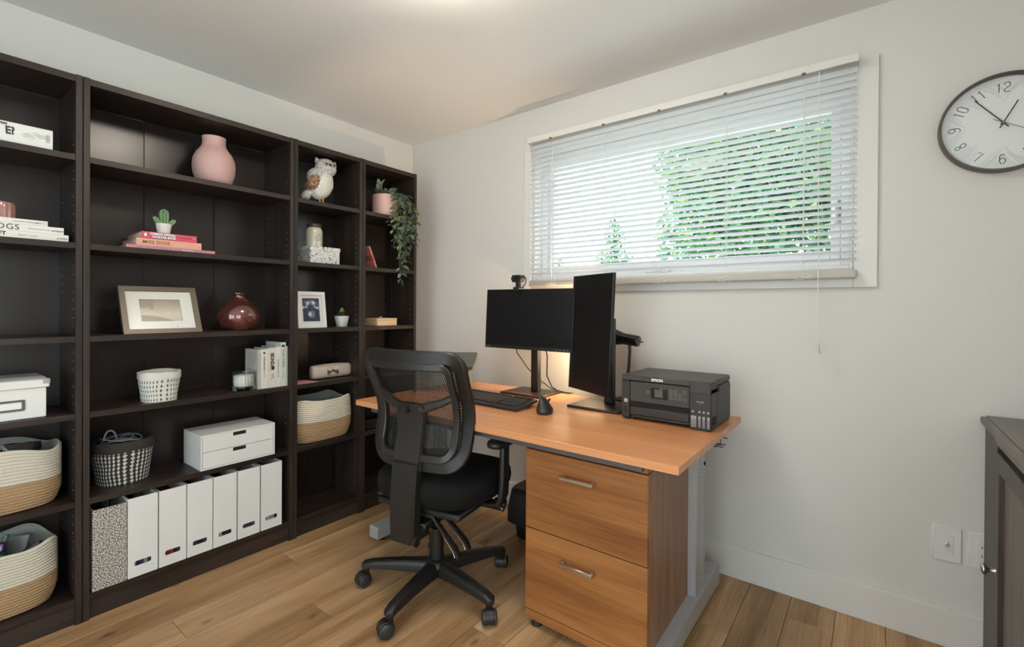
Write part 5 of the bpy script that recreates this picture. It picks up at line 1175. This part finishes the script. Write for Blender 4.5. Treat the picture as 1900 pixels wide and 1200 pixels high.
# ================================================================ under the desk
t = thing('paper_shredder', (1.32, -.19, 0), 'low black machine with an overhanging top on the floor under the desk', 'shredder')
build('bin', MB().rings([sell(a, b, 7, 36, (1.33, -.215), z) for a, b, z in ((.165, .095, .001), (.172, .10, .006), (.178, .106, .075))]), m_black, t, smooth=50)
build('head', MB().rings([sell(a, b, 7, 36, (1.33, -.215), z) for a, b, z in ((.20, .125, .078), (.212, .135, .086), (.212, .135, .150), (.195, .12, .245), (.185, .11, .258))]), m_black, t, smooth=50)
build('feed_slot', MB().box(1.22, 1.44, -.222, -.208, .2575, .2595), m_dark_i, t, smooth=0)
solo('power_cord', MB().tube([(.80, -.018, .33), (.87, -.018, .40), (.98, -.018, .47), (1.08, -.020, .53), (1.15, -.10, .60), (1.18, -.165, .632)], .003, 6), mc, 'black power cord slanting up the wall behind the desk', 'cord')
solo('power_cord', MB().tube([(1.14, -.030, .46), (1.26, -.030, .455), (1.40, -.030, .47), (1.5, -.03, .44)], .003, 6), mc, 'black power cord sagging along the wall beside the pedestal', 'cord')

# ================================================================ right-hand cabinet, plates, clock
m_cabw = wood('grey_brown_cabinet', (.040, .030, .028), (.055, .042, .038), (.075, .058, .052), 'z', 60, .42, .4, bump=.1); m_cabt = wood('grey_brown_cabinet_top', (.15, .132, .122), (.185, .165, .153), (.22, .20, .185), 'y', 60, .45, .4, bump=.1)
t = thing('cabinet', (3.12, -.60, 0), 'dark grey-brown wooden cabinet with a round nickel knob, in the right corner', 'cabinet')
cy0, cy1 = -1.15, -.020
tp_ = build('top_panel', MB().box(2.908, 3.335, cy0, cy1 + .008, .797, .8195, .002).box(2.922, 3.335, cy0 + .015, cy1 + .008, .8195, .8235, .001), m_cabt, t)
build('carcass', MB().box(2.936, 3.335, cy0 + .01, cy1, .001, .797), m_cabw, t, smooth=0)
build('top_moulding', MB().rings([[(x, y, z) for x, z in ((2.934, .757), (2.917, .772), (2.910, .7965), (2.936, .7965))] for y in (cy0 + .01, -.232)]), m_cabt, t, smooth=0)
build('face_stile', MB().box(2.919, 2.9365, -.218, cy1, .001, .7965, .001), m_cabw, t)
def door(y0, y1, ky):
    dr = build('door', MB().box(2.913, 2.9352, y1 - .050, y1, .03, .755, .002).box(2.913, 2.9352, y0, y0 + .050, .03, .755, .002).box(2.913, 2.9352, y0 + .05, y1 - .05, .70, .755, .002).box(2.913, 2.9352, y0 + .05, y1 - .05, .03, .085, .002), m_cabw, t)
    for k in range(3):
        a = y0 + .051 + k * (y1 - y0 - .102) / 3; b = y0 + .051 + (k + 1) * (y1 - y0 - .102) / 3
        sub('door_board', MB().box(2.9245, 2.934, a + .0008, b - .0008, .0855, .6995, .0015), M('cabinet_board', (.15, .125, .11), .45) if 'cabinet_board' not in bpy.data.materials else bpy.data.materials['cabinet_board'], dr)
    K = MB(); prof = [(0, .008), (.004, .006), (.012, .005), (.018, .007), (.022, .0145), (.028, .0165), (.032, .013), (.0335, .005)]
    K.rings([[(2.913 - d, ky + r * math.cos(q), .400 + r * math.sin(q)) for q in [2 * PI * k / 24 for k in range(24)]] for d, r in prof]); sub('knob', K, m_nickel, dr, smooth=60)
door(-.66, -.232, -.253); door(-1.10, -.668, -1.075)
t = thing('wall_plate', (2.828, -.004, .30), 'square white wall plate with a coaxial connector', 'wall plate')
build('plate', MB().box(2.7905, 2.8655, -.0065, -.0005, .2985, .4185, .0015), m_white, t); build('insert', MB().box(2.811, 2.845, -.008, -.006, .325, .392, .0008), m_white, t)
build('connector', MB().cyl((2.828, -.0075, .358), (2.828, -.011, .358), .0075, seg=6).cyl((2.828, -.011, .358), (2.828, -.021, .358), .0048, seg=16).cyl((2.828, -.021, .358), (2.828, -.0225, .358), .0015, seg=8), m_nickel, t)
t = thing('outlet_plate', (2.92, -.004, .30), 'white power outlet plate partly hidden behind the cabinet', 'outlet')
build('plate', MB().box(2.885, 2.960, -.0065, -.0005, .2985, .4185, .0015), m_white, t); build('insert', MB().box(2.9055, 2.9395, -.0085, -.006, .325, .392, .0008), m_white, t)
mb = MB()
for z in (.344, .373):
    for x, h_ in ((2.916, .0045), (2.928, .0035)): mb.box(x - .0009, x + .0009, -.0089, -.0083, z - h_, z + h_)
build('socket_slot', mb, m_dark_i, t, kind='stuff', smooth=0)

t = thing('wall_clock', (2.953, -.02, 1.797), 'round white wall clock with thin black numerals and bronze rim', 'clock')
cx, cz, R0 = 2.953, 1.797, .161
def ring_y(prof, n=72): return MB().rings([[(cx + r * math.cos(q), y, cz + r * math.sin(q)) for q in [2 * PI * k / n for k in range(n)]] for r, y in prof], False, False)
build('rim', ring_y([(R0 - .004, -.001), (R0, -.004), (R0, -.040), (R0 - .002, -.044), (R0 - .006, -.044), (R0 - .008, -.041), (R0 - .008, -.020)]), M('bronze_rim', (.12, .095, .085), .35, metal=.5), t, smooth=50)
build('dial', MB().cyl((cx, -.012, cz), (cx, -.018, cz), R0 - .0072, seg=72), M('clock_dial', (.76, .78, .79), .5), t, smooth=0)
G = {'1': [[(.15, .8), (.5, 1), (.5, 0)]], '2': [[(0, .78), (.05, .95), (.25, 1), (.75, 1), (.95, .92), (1, .75), (.9, .55), (.1, .3), (0, .15), (0, 0), (1, 0)]],
     '3': [[(0, 1), (1, 1), (.45, .58), (.85, .55), (1, .35), (.9, .08), (.6, 0), (.2, 0), (0, .12)]], '4': [[(.75, 0), (.75, 1), (0, .3), (1, .3)]],
     '5': [[(.95, 1), (.1, 1), (.05, .55), (.7, .58), (1, .42), (1, .15), (.8, 0), (.2, 0), (0, .1)]], '6': [[(.9, .9), (.7, 1), (.3, 1), (0, .8), (0, .2), (.25, 0), (.75, 0), (1, .2), (1, .4), (.75, .56), (.25, .56), (0, .4)]],
     '7': [[(0, 1), (1, 1), (.35, 0)]], '8': [[(.5, .54), (.15, .65), (.08, .85), (.3, 1), (.7, 1), (.92, .85), (.85, .65), (.5, .54), (.1, .42), (0, .2), (.25, 0), (.75, 0), (1, .2), (.9, .42), (.5, .54)]],
     '9': [[(.1, .1), (.3, 0), (.7, 0), (1, .2), (1, .8), (.75, 1), (.25, 1), (0, .8), (0, .6), (.25, .44), (.75, .44), (1, .6)]], '0': [[(.3, 1), (.7, 1), (1, .8), (1, .2), (.7, 0), (.3, 0), (0, .2), (0, .8), (.3, 1)]]}
for h_ in range(1, 13):
    a = math.radians(90 - 30 * h_); od = Vector((math.cos(a), 0, math.sin(a))); flip = h_ in (5, 6, 7)
    up_ = -od if flip else od; rt_ = Vector((up_.z, 0, -up_.x)); s_ = str(h_); wch, hch, gap = .0135, .030, .006; tot = len(s_) * wch + (len(s_) - 1) * gap; mb = MB(); c = Vector((cx, -.0185, cz)) + od * .118
    for i, ch in enumerate(s_):
        for ln in G[ch]:
            mb.tube([c + rt_ * (-tot / 2 + i * (wch + gap) + x * wch) + up_ * ((y - .5) * hch) for x, y in ln], .00105, 5)
    build('numeral', mb, m_ink, t)
rr = random.Random(6); mb = MB()
for h_ in range(12):
    a0 = 90 - 30 * h_ - 15
    for k in range(-4, 5):
        a = math.radians(a0); od = Vector((math.cos(a), 0, math.sin(a))); sd_ = Vector((od.z, 0, -od.x)); q = math.radians(12 * (h_ % 3 - 1)); dd = od * math.cos(q) + sd_ * math.sin(q)
        r1 = .1425; r0 = .075 + abs(k) * .006 + rr.uniform(0, .03); off = sd_ * (k * .0055)
        c = Vector((cx, -.0182, cz)); mb.tube([c + dd * r0 + off * .75, c + od * r1 + off * 1.2], .0006, 4)
build('dial_line', mb, M('dial_grey_line', (.52, .52, .51), .6), t, kind='stuff', smooth=0)
def hand(nm, ang, L_, tail, wd, y):
    a = math.radians(90 - ang); d = Vector((math.cos(a), 0, math.sin(a))); c = Vector((cx, y, cz)); build(nm, MB().sweep([c - d * tail, c, c + d * L_], Y_, wd, .001, closed=False), m_ink, t, smooth=0)
hand('hour_hand', 27, .075, .018, .0032, -.024); hand('minute_hand', 322, .112, .020, .0030, -.027); hand('second_hand', 121, .12, .028, .0014, -.030)
build('hub', MB().cyl((cx, -.018, cz), (cx, -.032, cz), .0055, .0045, 18), M('brass_hub', (.22, .18, .10), .4, metal=.6), t)
